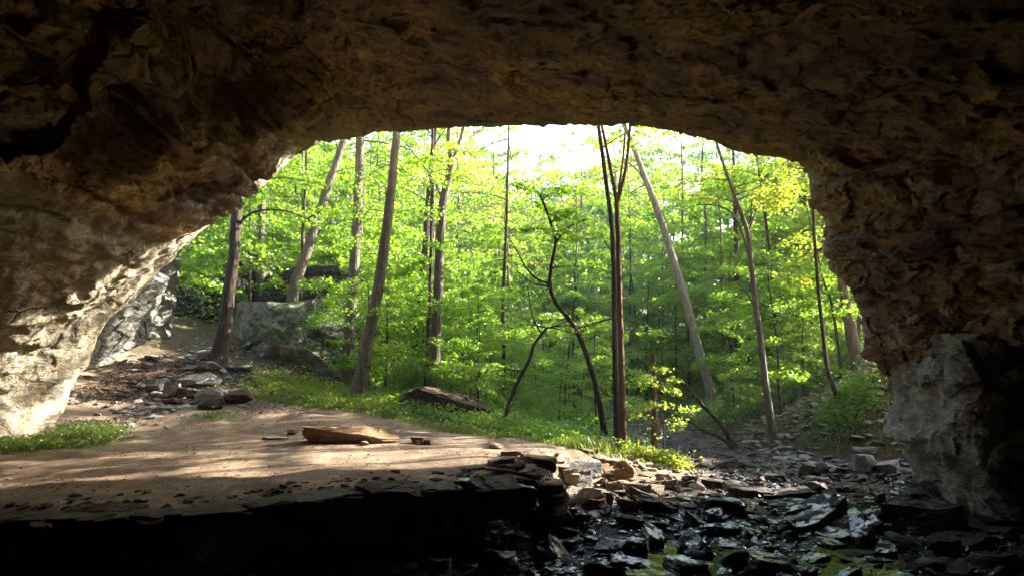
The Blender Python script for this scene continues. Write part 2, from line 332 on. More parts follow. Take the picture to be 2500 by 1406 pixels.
def terrain(x, y, detail=True):
    x = np.asarray(x, float); y = np.asarray(y, float)
    u = upland(x, y); s = sdist(x, y); ld = ledge_d(x, y)
    p = np.stack([x.ravel(), y.ravel(), np.zeros(x.size)], 1)
    n1 = fbm(p * 0.45, 4, 3).reshape(x.shape); n2 = fbm(p * 1.9, 4, 9).reshape(x.shape)
    n3 = fbm(p * np.array([0.35, 1.6, 1]), 3, 21).reshape(x.shape)
    bed = 0.02 + 0.10 * n1 + 0.05 * n2 + 0.10 * sstep(12.5, 17, y) + 0.16 * sstep(1.2, 0.1, s) * sstep(12, 15, y)
    bed = bed + 0.08 * sstep(1.5, 0.5, np.hypot((x - 2.2) / 1.6, (y - 12.6) / 1.1)) - 0.17 * sstep(1.6, 0.6, np.hypot((x - 7.5) / 1.3, (y - 13.2) / 0.7))
    bed = bed - 0.11 * sstep(1.5, 0.4, np.hypot((x - 2.3) / 0.8, (y - 10.3) / 1.4))
    wide = np.where(ld < 1.2, 0.12, 0.9)
    t = np.where(ld < 1.2, sstep(0.20, 0.34, s), sstep(-wide, 0.05, s))
    plate = sstep(20, 15, y) * sstep(4, 1, x)
    up = u + 0.05 * n1 + 0.018 * n2 * (1 + sstep(17, 22, y) * 3) + 0.055 * n3 * plate
    return up * (1 - t) + np.minimum(bed, up) * t
def tz(x, y): return float(terrain(np.array([x]), np.array([y]))[0])

def axis(segs):
    r = []
    for a, b, n in segs: r += list(np.linspace(a, b, n, endpoint=False))
    return np.array(r + [segs[-1][1]])
gx = axis([(-150, -60, 8), (-60, -16, 40), (-16, -11, 40), (-11, 11, 360), (11, 16, 40), (16, 60, 40), (60, 150, 8)])
gy = axis([(-40, 0, 15), (0, 7, 25), (7, 9, 50), (9, 12.5, 130), (12.5, 23, 240), (23, 40, 110), (40, 90, 50), (90, 220, 12)])
X, Y = np.meshgrid(gx, gy)
Z = terrain(X, Y); S = sdist(X, Y)
pp = np.stack([X.ravel(), Y.ravel(), Z.ravel()], 1)
nz = fbm(pp * 0.8, 4, 5).reshape(X.shape)
sand = sstep(0.9, 0.0, (Y - (19.2 + 0.25 * np.clip(-X - 6, 0, 5) - 0.75 * np.clip(X + 6, 0, 20) * 0.62)) + nz * 0.9) * (S < np.where((ledge_d(X, Y) < 1.3) & (X < 0.1), .3, 0)) * (X < 2.6) * (Y < 24)
moss = sstep(0.2, 0.8, (1 - sand) * (Y > 14)) * 0.9 + 0.8 * sstep(2.2, 0.6, np.hypot((X + 9.2) / 1.3, (Y - 14.8) / 1.1) + nz * 0.5) * (X < -6)
moss = moss * (1 - .55 * (X > 6.5)) * (1 - 0.9 * ((X < -6) & (Y > 16)) * sstep(1.5, 0.2, sdist(X, Y) * 0 + np.hypot(X + 8.5, (Y - 19) / 1.5) / 3))
LDM = ledge_d(X, Y) < 1.3
bed = np.where(LDM & (X < 0.1), sstep(0.24, 0.36, S), sstep(-0.35, 0.1, S + nz * 0.15))
wet = sstep(15.5, 12.5, Y + nz * 1.5 + 0.0 * X) * bed + 0.45 * (1 - bed) * sstep(10.3, 9.4, Y + nz * 0.6 - 0.1 * X)
g_me = mesh_np('ground', pp, grid_faces(len(gx), len(gy)), M['ground'], True, dict(sand=sand.ravel(), moss=np.clip(moss, 0, 1).ravel(), bed=bed.ravel(), wet=np.clip(wet, 0, 1).ravel()))
tag(ob('ground', g_me), kind='structure')
wx = np.linspace(-22, 18, 40); wy = np.linspace(-25, 33, 60); WX, WY = np.meshgrid(wx, wy)
tag(ob('water', mesh_np('water', np.stack([WX.ravel(), WY.ravel(), np.full(WX.size, 0.0)], 1), grid_faces(40, 60), M['water'])), kind='structure')

# ---------------------------------------------------------------- cave vault
LIPPX = [(80, 1110, 15), (150, 975, 15.3), (205, 872, 15.5), (278, 765, 16), (355, 692, 16.5), (470, 578, 17.2), (560, 492, 18.2), (640, 452, 18.8), (700, 402, 19.2), (780, 338, 18.6), (960, 321, 17.2),
         (1240, 303, 16.1), (1420, 298, 15.5), (1600, 312, 15.3), (1780, 355, 15.2), (1965, 400, 15.1), (1985, 480, 15), (2012, 560, 15), (2022, 650, 14.9), (2066, 700, 14.8), (2102, 790, 14.7), (2150, 850, 14.5), (2210, 895, 14.4), (2290, 1000, 14.2), (2340, 1260, 14)]
lip = np.array([at(*p) for p in LIPPX])
lip[0, 2] = 0.2; lip[-1, 2] = -0.6
R = np.array([(-11.0, 13.2, 0), (-10.5, 13.3, 1.5), (-9.9, 13.4, 2.3), (-9.1, 13.5, 3.15), (-8.2, 13.6, 4.0), (-7.1, 13.9, 4.95), at(552, 512, 14.6), at(620, 447, 14.3), at(690, 352, 14.1), at(768, 268, 13.9), at(845, 165, 13.5), at(1000, 125, 12.6),
              (0.3, 12.5, 7.85), (2.2, 12.4, 7.65), (4.2, 12.4, 7.4), (6.1, 12.4, 7.0), (7.0, 12.4, 6.5), (7.5, 12.4, 5.7), (7.8, 12.4, 5.0), (8.0, 12.3, 4.3), (8.3, 12.3, 3.6), (8.8, 12.4, 3.0), (9.6, 12.5, 2.5), (11.3, 12.6, 1.5), (12.0, 12.6, -.6)])
mid = 0.5 * (lip + R)
for k, v in {5: (-7.5, 15.6, 5.15), 6: (-6.6, 16.8, 6.5), 7: (-6.0, 17, 7.7), 8: (-5.3, 17.2, 8.5), 9: (-4.6, 17.2, 8.95), 10: (-3.0, 15.6, 8.35), 11: (-0.6, 14.5, 8.0)}.items(): mid[k] = v
def inner(dx, dz, yy, sx=1.0):
    r = R.copy(); s = np.clip(r[:, 0] / 6, -1, 1)
    r[:, 0] = r[:, 0] * sx + dx * s; r[:, 2] += dz * sstep(2, 7, r[:, 2]); r[:, 1] = yy + (r[:, 1] - 13.2)
    return r
rings = []
C0 = np.array([-0.8, 0, 3.0])
def outer(sc, dy, up=0):
    r = lip.copy(); r[:, 0] = C0[0] + (r[:, 0] - C0[0]) * sc; r[:, 2] = np.where(r[:, 2] > 3, C0[2] + (r[:, 2] - C0[2]) * sc + up, r[:, 2] - 0.4); r[:, 1] += dy
    return r
rings = [outer(7, -30, 20), outer(4.5, -16, 12), outer(2.4, -4, 4), outer(1.5, -0.8, 1), outer(1.12, 0.35), outer(1.03, 0.3), lip, mid, R, inner(0.9, -0.05, 10.6), inner(1.6, 0.0, 8.2), inner(2.6, 0.4, 5), inner(3.5, 0.6, 0), inner(3.5, 0.3, -7), inner(3, 0, -14), inner(0, -2, -18, 0.6), inner(0, -4, -19.5, 0.15), inner(0, -5, -20, 0.02)]
rings = np.array(rings)
def crspline(ctrl, t):                   # catmull-rom on first axis
    n = len(ctrl); i = np.clip(np.floor(t).astype(int), 0, n - 2); f = (t - i).reshape((-1,) + (1,) * (ctrl.ndim - 1))
    p0 = ctrl[np.maximum(i - 1, 0)]; p1 = ctrl[i]; p2 = ctrl[i + 1]; p3 = ctrl[np.minimum(i + 2, n - 1)]
    return 0.5 * ((2 * p1) + (-p0 + p2) * f + (2 * p0 - 5 * p1 + 4 * p2 - p3) * f ** 2 + (-p0 + 3 * p1 - 3 * p2 + p3) * f ** 3)
tv = np.concatenate([np.linspace(0, 3, 40, endpoint=False), np.linspace(3, 6, 80, endpoint=False), np.linspace(6, 8, 240, endpoint=False), np.linspace(8, 11, 260, endpoint=False), np.linspace(11, 17, 90)])
tu = np.linspace(0, 24, 760)
G = crspline(rings, tv)                  # (nv, 25, 3)
G = crspline(np.transpose(G, (1, 0, 2)), tu); G = np.transpose(G, (1, 0, 2))
nv, nu = G.shape[:2]
du = np.gradient(G, axis=1); dv = np.gradient(G, axis=0); NR = np.cross(du, dv); NR /= np.linalg.norm(NR, axis=2, keepdims=True) + 1e-9
P = G.reshape(-1, 3); NRM = NR.reshape(-1, 3)
iR = int(np.argmin(abs(tv - 9))); iu = nu // 2
sgn = 1.0 if NR[iR, iu, 2] < 0 else -1.0
NRM = NRM * sgn                          # points into the cave
st = np.array([1.0, 0.75, 1.5])
wL = sstep(-1.5, -4.5, P[:, 0]); wR = sstep(4.0, 6.5, P[:, 0]); wC = 1 - wL - wR
def bed(q, s):                         # stretch along the bedding: tilted on one side, level on the other
    ql = q @ np.array([[.82, 0, -.57], [0, 1, 0], [.57, 0, .82]]) * np.array([.55, .6, 2.4]) ; qr = q * np.array([.55, .55, 2.3]); qc = q * np.array([1, .85, 1.4])
    return [facets(x * s, int(s * 100) + 7 * i)[0] for i, x in enumerate((ql, qr, qc))]
wob = fbm(P * 0.5, 4, 31); warp = np.stack([fbm(P * 1.1, 3, q) for q in (41, 51, 61)], 1) * 0.35
f1, e1 = facets((P + warp) * st * 0.75, 100); f2, e2 = facets((P + warp * 0.6) * st * 2.1, 200); f3, e3 = facets((P + warp * .3) * st * 5.0, 300)
fade = sstep(0.0, 0.5, tv)[:, None].repeat(nu, 1).ravel()
ti = tv[:, None].repeat(nu, 1).ravel()
rough_side = sstep(-2.0, -5.0, P[:, 0]) * sstep(6.2, 7.6, ti) + 0.6 * sstep(5.0, 7.5, P[:, 0])
amp = 0.8 + 0.5 * np.clip(rough_side, 0, 1)
B1 = bed(P + warp, .8); B2 = bed(P + warp * .6, 2.2)
bb = sum(w_ * (0.26 * a_ + 0.12 * b_) for w_, a_, b_ in zip((wL, wR, wC * .6), B1, B2))
disp = 0.28 * wob + amp * (bb + 0.10 * f1 + 0.07 * f2 + 0.05 * f3) + 0.05 * fbm(P * 3.5, 4, 71)
uu = np.tile(tu, nv)
disp *= 1 - .5 * sstep(3.5, 5, uu) * sstep(10.5, 8.5, uu) * sstep(5.5, 6, ti) * sstep(9.2, 8.3, ti)
# long ragged gashes on the left mass and cracks in the roof
ridge = 1 - abs(fbm(P @ np.array([[.8, 0, .5], [0, 1, 0], [-.5, 0, .9]]) * np.array([0.35, 0.5, 1.7]), 4, 81)) * 3
disp -= 0.30 * np.clip(ridge, 0, 1) ** 3 * rough_side
for c, r, a in ((at(650, 235, 12.2), 1.5, 1.1), (at(250, 320, 11.0), 1.3, 1.0), (at(560, 60, 10.5), 1.2, .7), (at(2300, 1080, 13.0), 1.3, 0.8), (at(2150, 760, 13.2), .5, .35), (at(2310, 420, 12.3), .35, .3)):
    d = np.linalg.norm((P - c), axis=1) + 0.35 * wob * r
    disp -= a * sstep(r, r * 0.55, d)
lipm = np.exp(-((ti - 6) / 0.45) ** 2)
smooth_foot = sstep(6.6, 4.6, P[:, 2]) * sstep(-4, -6, P[:, 0])
streak = fbm(P @ np.array([[.75, 0, -.6], [0, 1, 0], [.6, 0, .75]]) * np.array([2.6, 2.2, 0.5]), 4, 91)
disp = disp * (1 - 0.8 * smooth_foot) + 0.17 * streak * smooth_foot
disp *= (1 - 0.6 * lipm)
P2 = P + NRM * disp[:, None]
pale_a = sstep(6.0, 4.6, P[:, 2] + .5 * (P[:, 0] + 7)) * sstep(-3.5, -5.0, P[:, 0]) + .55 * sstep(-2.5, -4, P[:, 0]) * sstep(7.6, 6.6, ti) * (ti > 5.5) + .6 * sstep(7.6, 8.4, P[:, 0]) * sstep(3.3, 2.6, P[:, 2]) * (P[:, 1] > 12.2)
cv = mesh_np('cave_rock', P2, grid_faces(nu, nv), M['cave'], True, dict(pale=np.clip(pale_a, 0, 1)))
tag(ob('cave_rock', cv), kind='structure')

# ---------------------------------------------------------------- shale ledge
def build_ledge():
    pts = np.array(LEDGE); seg = np.hypot(*np.diff(pts, axis=0).T); cum = np.r_[0, np.cumsum(seg)]
    ns = 620; s_ = np.r_[np.linspace(0, 11, 60, endpoint=False), np.linspace(11, cum[-1], ns)]
    px_ = np.interp(s_, cum, pts[:, 0]); py_ = np.interp(s_, cum, pts[:, 1])
    k = np.ones(41) / 41; pad = lambda a: np.convolve(np.r_[np.full(20, a[0]), a, np.full(20, a[-1])], k, 'valid')
    px_, py_ = pad(px_), pad(py_); tx = np.gradient(px_); ty = np.gradient(py_); L = np.hypot(tx, ty); nx_, ny_ = ty / L, -tx / L      # outward = towards the stream
    zs = [-0.35]; rs = random.Random(4)
    while zs[-1] < 0.93: zs.append(zs[-1] + rs.uniform(0.035, 0.13))
    zs[-1] = 1.0; rows = []; nl = len(zs) - 1
    for i in range(nl):
        q = np.stack([s_ * 0.9, np.full_like(s_, i * 3.7), np.full_like(s_, 0.3)], 1)
        fq, _ = facets(q * 1.6, 500 + i)
        o = 0.16 + 0.24 * fbm(q * 0.8, 3, i) + 0.14 * fq + .05 * facets(q * 4.2, 540 + i)[0] - 0.18 * math.sin(math.pi * (i + .5) / nl) + (0.16 if i == nl - 1 else 0) + 0.05 * fbm(q * 6, 3, i + 9) + rs.uniform(-.05, .05)
        zj = 0.03 * fbm(q * 0.9, 3, 77)
        taper = sstep(cum[-1], cum[-1] - 2.2, s_)
        for z, oo in ((zs[i] + 0.004, o - .02), (zs[i] * .5 + zs[i + 1] * .5, o + .01), (zs[i + 1] - 0.012, o)):
            rows.append(np.stack([px_ + nx_ * oo, py_ + ny_ * oo, (z + zj) * (0.72 + 0.28 * taper)], 1))
    for back, dz in ((0.05, 0.012), (0.12, 0.0), (0.22, -0.06), (.5, -0.2)):
        q = np.stack([s_ * 1.5, np.full_like(s_, back * 2), np.zeros_like(s_)], 1)
        rows.append(np.stack([px_ - nx_ * back, py_ - ny_ * back, (1.0 + dz + 0.02 * fbm(q, 3, 88)) * (0.72 + 0.28 * taper)], 1))
    V = np.concatenate(rows)
    o = ob('rock_ledge', mesh_np('rock_ledge', V, grid_faces(len(s_), len(rows)), M['ledge'], False))
    tag(o, 'long dark layered shale ledge dropping from the sandy floor to the stream', 'ledge')
build_ledge()

# ---------------------------------------------------------------- rocks
import bmesh
_ico = {}
def ico(k):
    if k not in _ico:
        bm = bmesh.new(); bmesh.ops.create_icosphere(bm, subdivisions=k, radius=1.0)
        _ico[k] = (np.array([v.co[:] for v in bm.verts]), np.array([[v.index for v in f.verts] for f in bm.faces])); bm.free()
    return _ico[k]
def rock_mesh(seed, sx, sy, sz, mat, level=4, planes=12, flat=0.6, round_=0.03, name='rock', strata=0.0, wedge=0.0, ragged=0.035):
    """chiselled stone: a ball cut by planes, squashed, then worn; sizes are full extents, base at z = 0"""
    v, f = ico(level); v = v.copy(); r = np.random.RandomState(seed)
    v = np.sign(v) * np.abs(v) ** 0.72; v *= 1.0
    for i in range(planes):
        n = r.normal(size=3); n[2] *= 0.45 if flat > .5 else 1; n /= np.linalg.norm(n); d = r.uniform(0.55, 0.85)
        e = np.maximum(0, v @ n - d); v -= e[:, None] * n
    if flat > 0:
        for n, d in ((np.array([r.normal() * .10, r.normal() * .10, 1.0]), 0.42), (np.array([r.normal() * .12, r.normal() * .12, -1.0]), 0.42)):
            n /= np.linalg.norm(n); e = np.maximum(0, v @ n - d * (1.6 - flat)); v -= e[:, None] * n
    v -= (v.max(0) + v.min(0)) / 2; v /= (v.max(0) - v.min(0)); 
    if wedge: v[:, 2] *= 1 - wedge * (v[:, 0] + .5)
    v *= (sx, sy, sz); m_ = (sx * sy * sz) ** (1 / 3); off = r.uniform(0, 50, 3)
    nn = v / (np.linalg.norm(v / (sx, sy, sz), axis=1, keepdims=True) + 1e-6) / np.array([sx, sy, sz]) ** 2; nn /= np.linalg.norm(nn, axis=1, keepdims=True) + 1e-9
    q = v / m_ * np.array([1, 1, 2.2]) + off
    fa, _ = facets(q * 1.9, seed)
    v = v + nn * (m_ * (ragged * 1.6 * fa + ragged * fbm(q * 2.2, 4, seed)))[:, None]
    if strata:
        lay = (v[:, 2] / (sz * 0.16) + 0.6 * vnoise(q, seed)); st_ = abs(lay - np.floor(lay) - .5) * 2
        v[:, :2] *= (1 - strata * sstep(0.6, 1, st_) * 0.10)[:, None]
        step = (hsh(np.floor(lay).astype(int), np.zeros(len(v), int), np.zeros(len(v), int), seed) - .5) * strata * .16; v[:, :2] *= (1 + step)[:, None]
    v[:, 2] -= v[:, 2].min()
    return mesh_np(name, v, f, mat, False)

def rock_px(x0, y0, x1, y1, zb, mat, label, name='slab', cat='rock', thick=0.45, depth=0.7, rx=0, ry=0, rz=0, seed=None, level=5, group=None, Yf=None, **kw):
    """stone whose picture box is x0..x1, y0..y1 resting at height zb; real size follows from its distance"""
    seed = seed if seed is not None else int(x0 * 7 + y1 * 13) % 99991
    rr_ = random.Random(seed); rx = rx or rr_.uniform(-7, 7); ry = ry or rr_.uniform(-7, 7); rz = rz or rr_.uniform(-22, 22)
    if Yf: Y0 = Yf
    else:                                  # walk along the line of sight to the ground
        ys = np.arange(7, 32, .04); q0 = at((x0 + x1) / 2, y1, 1.0); zz = CAMZ + (q0[2] - CAMZ) * ys; hit = np.nonzero(terrain(q0[0] * ys, ys) > zz)[0]
        Y0 = float(ys[hit[0]]) if len(hit) else ydist(y1, zb)
        zb = tz(q0[0] * Y0, Y0 + .1)
    wd = (x1 - x0) / F * Y0; hh = (y1 - y0) / F * Y0
    dp = wd * depth; vis = math.sin(math.atan(max(0.05, (CAMZ - zb)) / Y0)) * dp
    sz = max(hh - vis, hh * 0.28, 0.05) if thick is None else max(hh * thick, 0.04)
    me = rock_mesh(seed, wd * 1.06, dp, sz * 1.12, M[mat], level, name=name, **kw)
    c = at((x0 + x1) / 2, y1, Y0 + dp * 0.42)
    o = ob(name, me, loc=(c[0], Y0 + dp * 0.42, zb - sz * 0.10)); o.rotation_euler = (math.radians(rx), math.radians(ry), math.radians(rz))
    tag(o, label, cat, group); return o

W_, D_ = 'wet', 'damp'
ROCKS = [
 # stream bed, large dark slabs near the pool (box in photo pixels)
 (2160, 1228, 2360, 1300, .0, W_, 'large blocky black slab with a flat top lying beyond the brightest wet slab', dict(thick=.75)),
 (1895, 1222, 2085, 1294, .0, W_, 'big tilted black wedge of shale beside the reflecting pool', dict(thick=.6, ry=-14, wedge=.2, rz=20)),
 (2030, 1246, 2165, 1284, .0, W_, 'slanting dark slab with a pale wet upper edge beyond the bright slab', dict(thick=.5, ry=-10, rz=15)),
 (2120, 1258, 2214, 1302, .0, W_, 'brightest flat wet slab shining blue white in the stream', dict(thick=.3, rz=10, ry=4)),
 (1700, 1210, 1856, 1258, .0, W_, 'wide black wedge slab with a humped ridge in mid stream', dict(thick=.65, wedge=.3)),
 (1868, 1218, 1985, 1247, .0, W_, 'flat dark slab touching the near side of the pool', dict(thick=.45)),
 (1698, 1272, 1804, 1306, .0, W_, 'long straight bar of black shale lying level in the stream', dict(thick=.6, depth=.3, rz=-12)),
 (1645, 1288, 1718, 1315, .0, W_, 'thin wet plate beside the yellow green reflection', dict(thick=.3, ry=-6, rz=30)),
 (1978, 1272, 2155, 1316, .0, W_, 'long dark slab leaning up in front of the black wedge', dict(thick=.5, ry=-9, rz=12)),
 (1950, 1341, 2030, 1373, .0, W_, 'tapered wet slab with a smooth blue sheen and pointed tip', dict(thick=.25, rz=25, ry=-5)),
 (1822, 1344, 1942, 1408, .0, W_, 'thick black rock with a sloping crest at the foot of the view', dict(thick=.8, wedge=.5)),
 (1622, 1370, 1732, 1412, .0, W_, 'square black block standing in the yellow reflection', dict(thick=.8)),
 (1646, 1225, 1710, 1242, .05, D_, 'small level tan slab at the edge of the gravel', dict(thick=.4)),
 (2170, 1308, 2275, 1345, .02, D_, 'brown slanting slab right of the bright wet slab', dict(thick=.45, ry=10, rz=-15)),
 (2055, 1334, 2142, 1366, .02, D_, 'rusty brown flat slab among the dark stones', dict(thick=.3)),
 (2290, 1300, 2420, 1345, .04, D_, 'pale edged slab under the dark cave wall', dict(thick=.4, ry=-8)),
 (2380, 1340, 2500, 1395, .04, D_, 'dim brown boulder in the bottom corner by the wall', dict(thick=.5)),
 (2220, 1355, 2330, 1400, .02, D_, 'low dark stone between the rusty slab and the corner boulder', dict(thick=.45)),
 (2400, 1262, 2490, 1300, .05, D_, 'light tipped stone against the foot of the dark wall', dict(thick=.6)),
 (1965, 1172, 2023, 1205, .1, D_, 'domed boulder catching grey light at the head of the pool', dict(thick=.75, flat=0, planes=16)),
 (1948, 1128, 2004, 1166, .15, 'grey', 'pale upright grey boulder on the gravel bank behind the pool', dict(thick=.85, flat=0, planes=14)),
 (1984, 1133, 2022, 1160, .18, 'brown', 'dark rounded boulder tucked behind the pale upright one', dict(thick=.85, flat=0)),
 (1962, 1156, 2034, 1182, .12, 'grey', 'layered grey slab leaning on the pale upright boulder', dict(thick=.5, strata=1)),
 (1864, 1152, 1920, 1176, .12, D_, 'square brown stone across the pool from the domed boulder', dict(thick=.6)),
 (2023, 1179, 2096, 1202, .1, D_, 'two toned flat stone at the far edge of the pool', dict(thick=.5)),
 (1714, 1164, 1775, 1190, .1, D_, 'warm brown stone where the sunlit gravel begins', dict(thick=.6)),
 (2080, 1108, 2145, 1156, .45, 'grey', 'large light grey boulder stacked below the grassy bank', dict(thick=.8, planes=14)),
 (2138, 1114, 2195, 1160, .45, 'grey', 'triangular light grey boulder touching the limestone pillar', dict(thick=.8, wedge=.5, rz=160)),
 (2084, 1088, 2162, 1116, .75, 'grey', 'flat grey slab capping the two light boulders', dict(thick=.45)),
 (1104, 1244, 1204, 1322, .0, W_, 'long wet slab tilted steeply and shining below the ledge', dict(thick=.32, ry=26, rz=-18, depth=.42)),
 (924, 1322, 1022, 1370, .0, W_, 'rounded wet boulder with a blue sheen on its face', dict(thick=.65, flat=.2)),
 (1032, 1286, 1122, 1358, .0, W_, 'craggy wet rock with a steep shining side', dict(thick=.6, ry=24, rz=-20)),
 (1108, 1308, 1162, 1345, .0, W_, 'small pointed slab beside the craggy wet rock', dict(thick=.4, ry=18)),
 (1172, 1340, 1272, 1408, .0, W_, 'upright slab with rippled wet texture at the bottom edge', dict(thick=.75, rx=-14)),
 (1302, 1320, 1398, 1374, .0, D_, 'thin brown slab sloping down towards the black rock', dict(thick=.25, ry=16, rz=-12, depth=.5)),
 (1318, 1314, 1420, 1350, .0, W_, 'black slab lying behind the thin sloping brown one', dict(thick=.6)),
 (1450, 1316, 1574, 1364, .0, W_, 'big rounded black rock beside the yellow green reflection', dict(thick=.85, flat=.3)),
 (1490, 1350, 1588, 1397, .0, W_, 'dark slab with a bright wet rim in front of the black rock', dict(thick=.4, ry=10, rz=-10)),
 (1505, 1260, 1620, 1290, .02, W_, 'straight black bar of shale lying on the gravel', dict(thick=.55, depth=.22, rz=-14)),
 (1376, 1240, 1458, 1304, .0, W_, 'jagged dark layered block at the edge of the gravel', dict(thick=.7, strata=1)),
 (1300, 1256, 1362, 1300, .0, W_, 'pointed black slab leaning against the ledge rubble', dict(thick=.6, ry=-22)),
 (1230, 1268, 1312, 1336, .0, W_, 'dark heap stone with ragged layers under the ledge end', dict(thick=.7, strata=1)),
 (1398, 1293, 1486, 1326, .0, W_, 'narrow slab with a pale wet line along its top', dict(thick=.3, ry=14, rz=-16, depth=.35)),
 (1110, 1371, 1180, 1388, .0, W_, 'smooth bright plate lying flush in the shallow water', dict(thick=.2)),
 (1244, 1342, 1306, 1369, .0, W_, 'bright rippled plate between the upright and sloping slabs', dict(thick=.25)),
 (1046, 1362, 1102, 1408, .0, W_, 'narrow upturned stone left of the bright flush plate', dict(thick=.8, depth=.5)),
 (1502, 1214, 1592, 1252, .05, D_, 'rough brown boulder at the near end of the gravel spit', dict(thick=.55, ry=10)),
 (1556, 1202, 1652, 1252, .05, D_, 'larger cracked brown boulder beside the gravel spit', dict(thick=.6, ry=12, rz=-10)),
 (1594, 1242, 1680, 1274, .02, W_, 'flat dark slab running down from the cracked boulder', dict(thick=.4, ry=12, depth=.4)),
 (1655, 1188, 1760, 1232, .06, D_, 'broad dull slab covering the middle of the stream bed', dict(thick=.45)),
 (1770, 1178, 1880, 1216, .08, D_, 'broad cracked slab with warm light on its far rim', dict(thick=.45)),
 (1880, 1186, 1990, 1222, .05, D_, 'brown slab shelving into the still pool', dict(thick=.45)),
 (1830, 1262, 1900, 1284, .0, W_, 'small upturned stone left of the tilted black wedge', dict(thick=.5)),
 (1750, 1318, 1810, 1338, .0, W_, 'slim bright plate below the level black bar', dict(thick=.2)),
 (1640, 1330, 1700, 1352, .0, W_, 'short dark stone dividing the two yellow reflections', dict(thick=.6)),
 (1720, 1362, 1800, 1392, .0, W_, 'greenish tinted flat stone at the edge of the reflection', dict(thick=.35)),
 # rubble heap at the end of the ledge
 (1398, 1176, 1488, 1246, .05, 'tan', 'sunlit cream boulder at the foot of the rubble heap', dict(thick=.72, ry=16, planes=14, flat=.2)),
 (1422, 1206, 1478, 1250, .02, 'brown', 'dark faced stone under the sunlit cream boulder', dict(thick=.7)),
 (1338, 1198, 1392, 1228, .1, 'tan', 'small sunlit stone at the base of the orange block', dict(thick=.7, flat=0)),
 (1330, 1136, 1376, 1196, .35, 'orange', 'upright orange block with layered sides', dict(thick=.85, strata=1, depth=.9)),
 (1372, 1124, 1474, 1190, .25, 'grey', 'big smooth grey boulder in the middle of the rubble heap', dict(thick=.8, flat=.1, planes=10)),
 (1370, 1156, 1416, 1188, .2, 'tan', 'cream stone resting against the big grey boulder', dict(thick=.7)),
 (1280, 1112, 1354, 1158, .72, 'tan', 'squared block with a black front face on the ledge end', dict(thick=.7)),
 (1264, 1082, 1430, 1134, .62, 'tan', 'longest tan slab sloping off the back of the heap', dict(thick=.75, depth=.5, ry=9, rz=-14, flat=.3)),
 (1226, 1091, 1318, 1124, .80, 'tan', 'flat tan slab behind the squared block', dict(thick=.6, depth=.6)),
 (1190, 1102, 1270, 1138, .88, 'tan', 'low sunlit slab half buried in sand near the heap', dict(thick=.5)),
 (1192, 1078, 1234, 1096, .95, 'tan', 'rounded tan stone at the grass edge above the heap', dict(thick=.7, flat=0)),
 (1440, 1117, 1512, 1150, .45, 'tan', 'stepped tan slab beside the reddish trunk', dict(thick=.6, strata=.8)),
 (1446, 1132, 1498, 1170, .35, 'orange', 'rounded orange stone behind the big grey boulder', dict(thick=.7, flat=0)),
 (1484, 1136, 1552, 1174, .3, 'orange', 'boxy orange block below the reddish trunk', dict(thick=.75)),
 (1474, 1166, 1620, 1212, .12, 'tan', 'long low sunlit slab leading from the heap to the stream', dict(thick=.5, depth=.45, ry=2)),
 (1546, 1180, 1622, 1214, .05, 'brown', 'dark shaded block under the long sunlit slab', dict(thick=.75)),
 (1584, 1166, 1652, 1200, .08, 'brown', 'reddish brown slab at the stream end of the heap', dict(thick=.5)),
 (1572, 1120, 1628, 1148, .3, 'grey', 'pale level slab among bright weeds by the stream', dict(thick=.4)),
 (1212, 1128, 1282, 1156, .82, 'brown', 'flat brown slab at the corner of the ledge', dict(thick=.5)),
 # stones on the sand
 (742, 1032, 966, 1084, .98, 'orange', 'longest orange rock half sunk in the sand', dict(thick=.72, depth=.32, flat=.2, ry=4, strata=.6)),
 (698, 1044, 732, 1062, 1.0, 'orange', 'small orange stone left of the long sunken rock', dict(thick=.7, flat=0)),
 (640, 1058, 706, 1074, 1.0, 'grey', 'thin grey plate lying flat on the sand', dict(thick=.3)),
 (1000, 1064, 1034, 1086, 1.0, 'brown', 'small dark cracked stone on the sand', dict(thick=.7)),
 (1030, 1070, 1058, 1086, 1.0, 'brown', 'twin of the cracked stone with a pointed top', dict(thick=.6)),
 (880, 1074, 902, 1088, .99, 'tan', 'pebble sized tan stone in front of the long rock', dict(thick=.7, flat=0)),
 # heap of slabs below the leaning dark tree
 (450, 897, 540, 947, 1.85, 'grey', 'large pale flat slab leaning in the middle of the slab heap', dict(thick=.55, rx=16)),
 (397, 922, 442, 973, 1.7, 'grey', 'upright pale block at the near corner of the slab heap', dict(thick=.7)),
 (426, 942, 482, 977, 1.65, 'brown', 'shaded square block beside the upright pale one', dict(thick=.7)),
 (478, 942, 552, 990, 1.55, 'grey', 'striped grey boulder with dappled sun below the pale slab', dict(thick=.7, strata=1)),
 (548, 944, 616, 990, 1.5, 'brown', 'rounded brown boulder at the end of the slab heap', dict(thick=.8, flat=0)),
 (366, 932, 402, 956, 1.75, 'grey', 'small leaning slab nearest the leaf littered path', dict(thick=.6, rx=15)),
 (400, 966, 448, 988, 1.5, 'brown', 'dark flat stone in front of the upright pale block', dict(thick=.55)),
 (378, 986, 430, 1004, 1.4, 'grey', 'thin slab on the sand below the dark flat stone', dict(thick=.4)),
 (485, 982, 543, 1002, 1.38, 'brown', 'low slab edging the sand under the striped boulder', dict(thick=.5)),
 (472, 846, 522, 875, 2.5, 'grey', 'greenish pale slab at the mouth of the dark hollow', dict(thick=.6, rx=12)),
 (458, 872, 536, 908, 2.2, 'grey', 'wide slab just below the dark leaning trunk', dict(thick=.5)),
 (446, 889, 484, 909, 2.1, 'grey', 'short slab left of the wide one under the trunk', dict(thick=.5)),
 (424, 906, 462, 934, 1.95, 'grey', 'angular slab wedged behind the large pale one', dict(thick=.6)),
 (536, 880, 612, 912, 2.1, 'brown', 'shaded flat ledge stone right of the dark trunk', dict(thick=.4)),
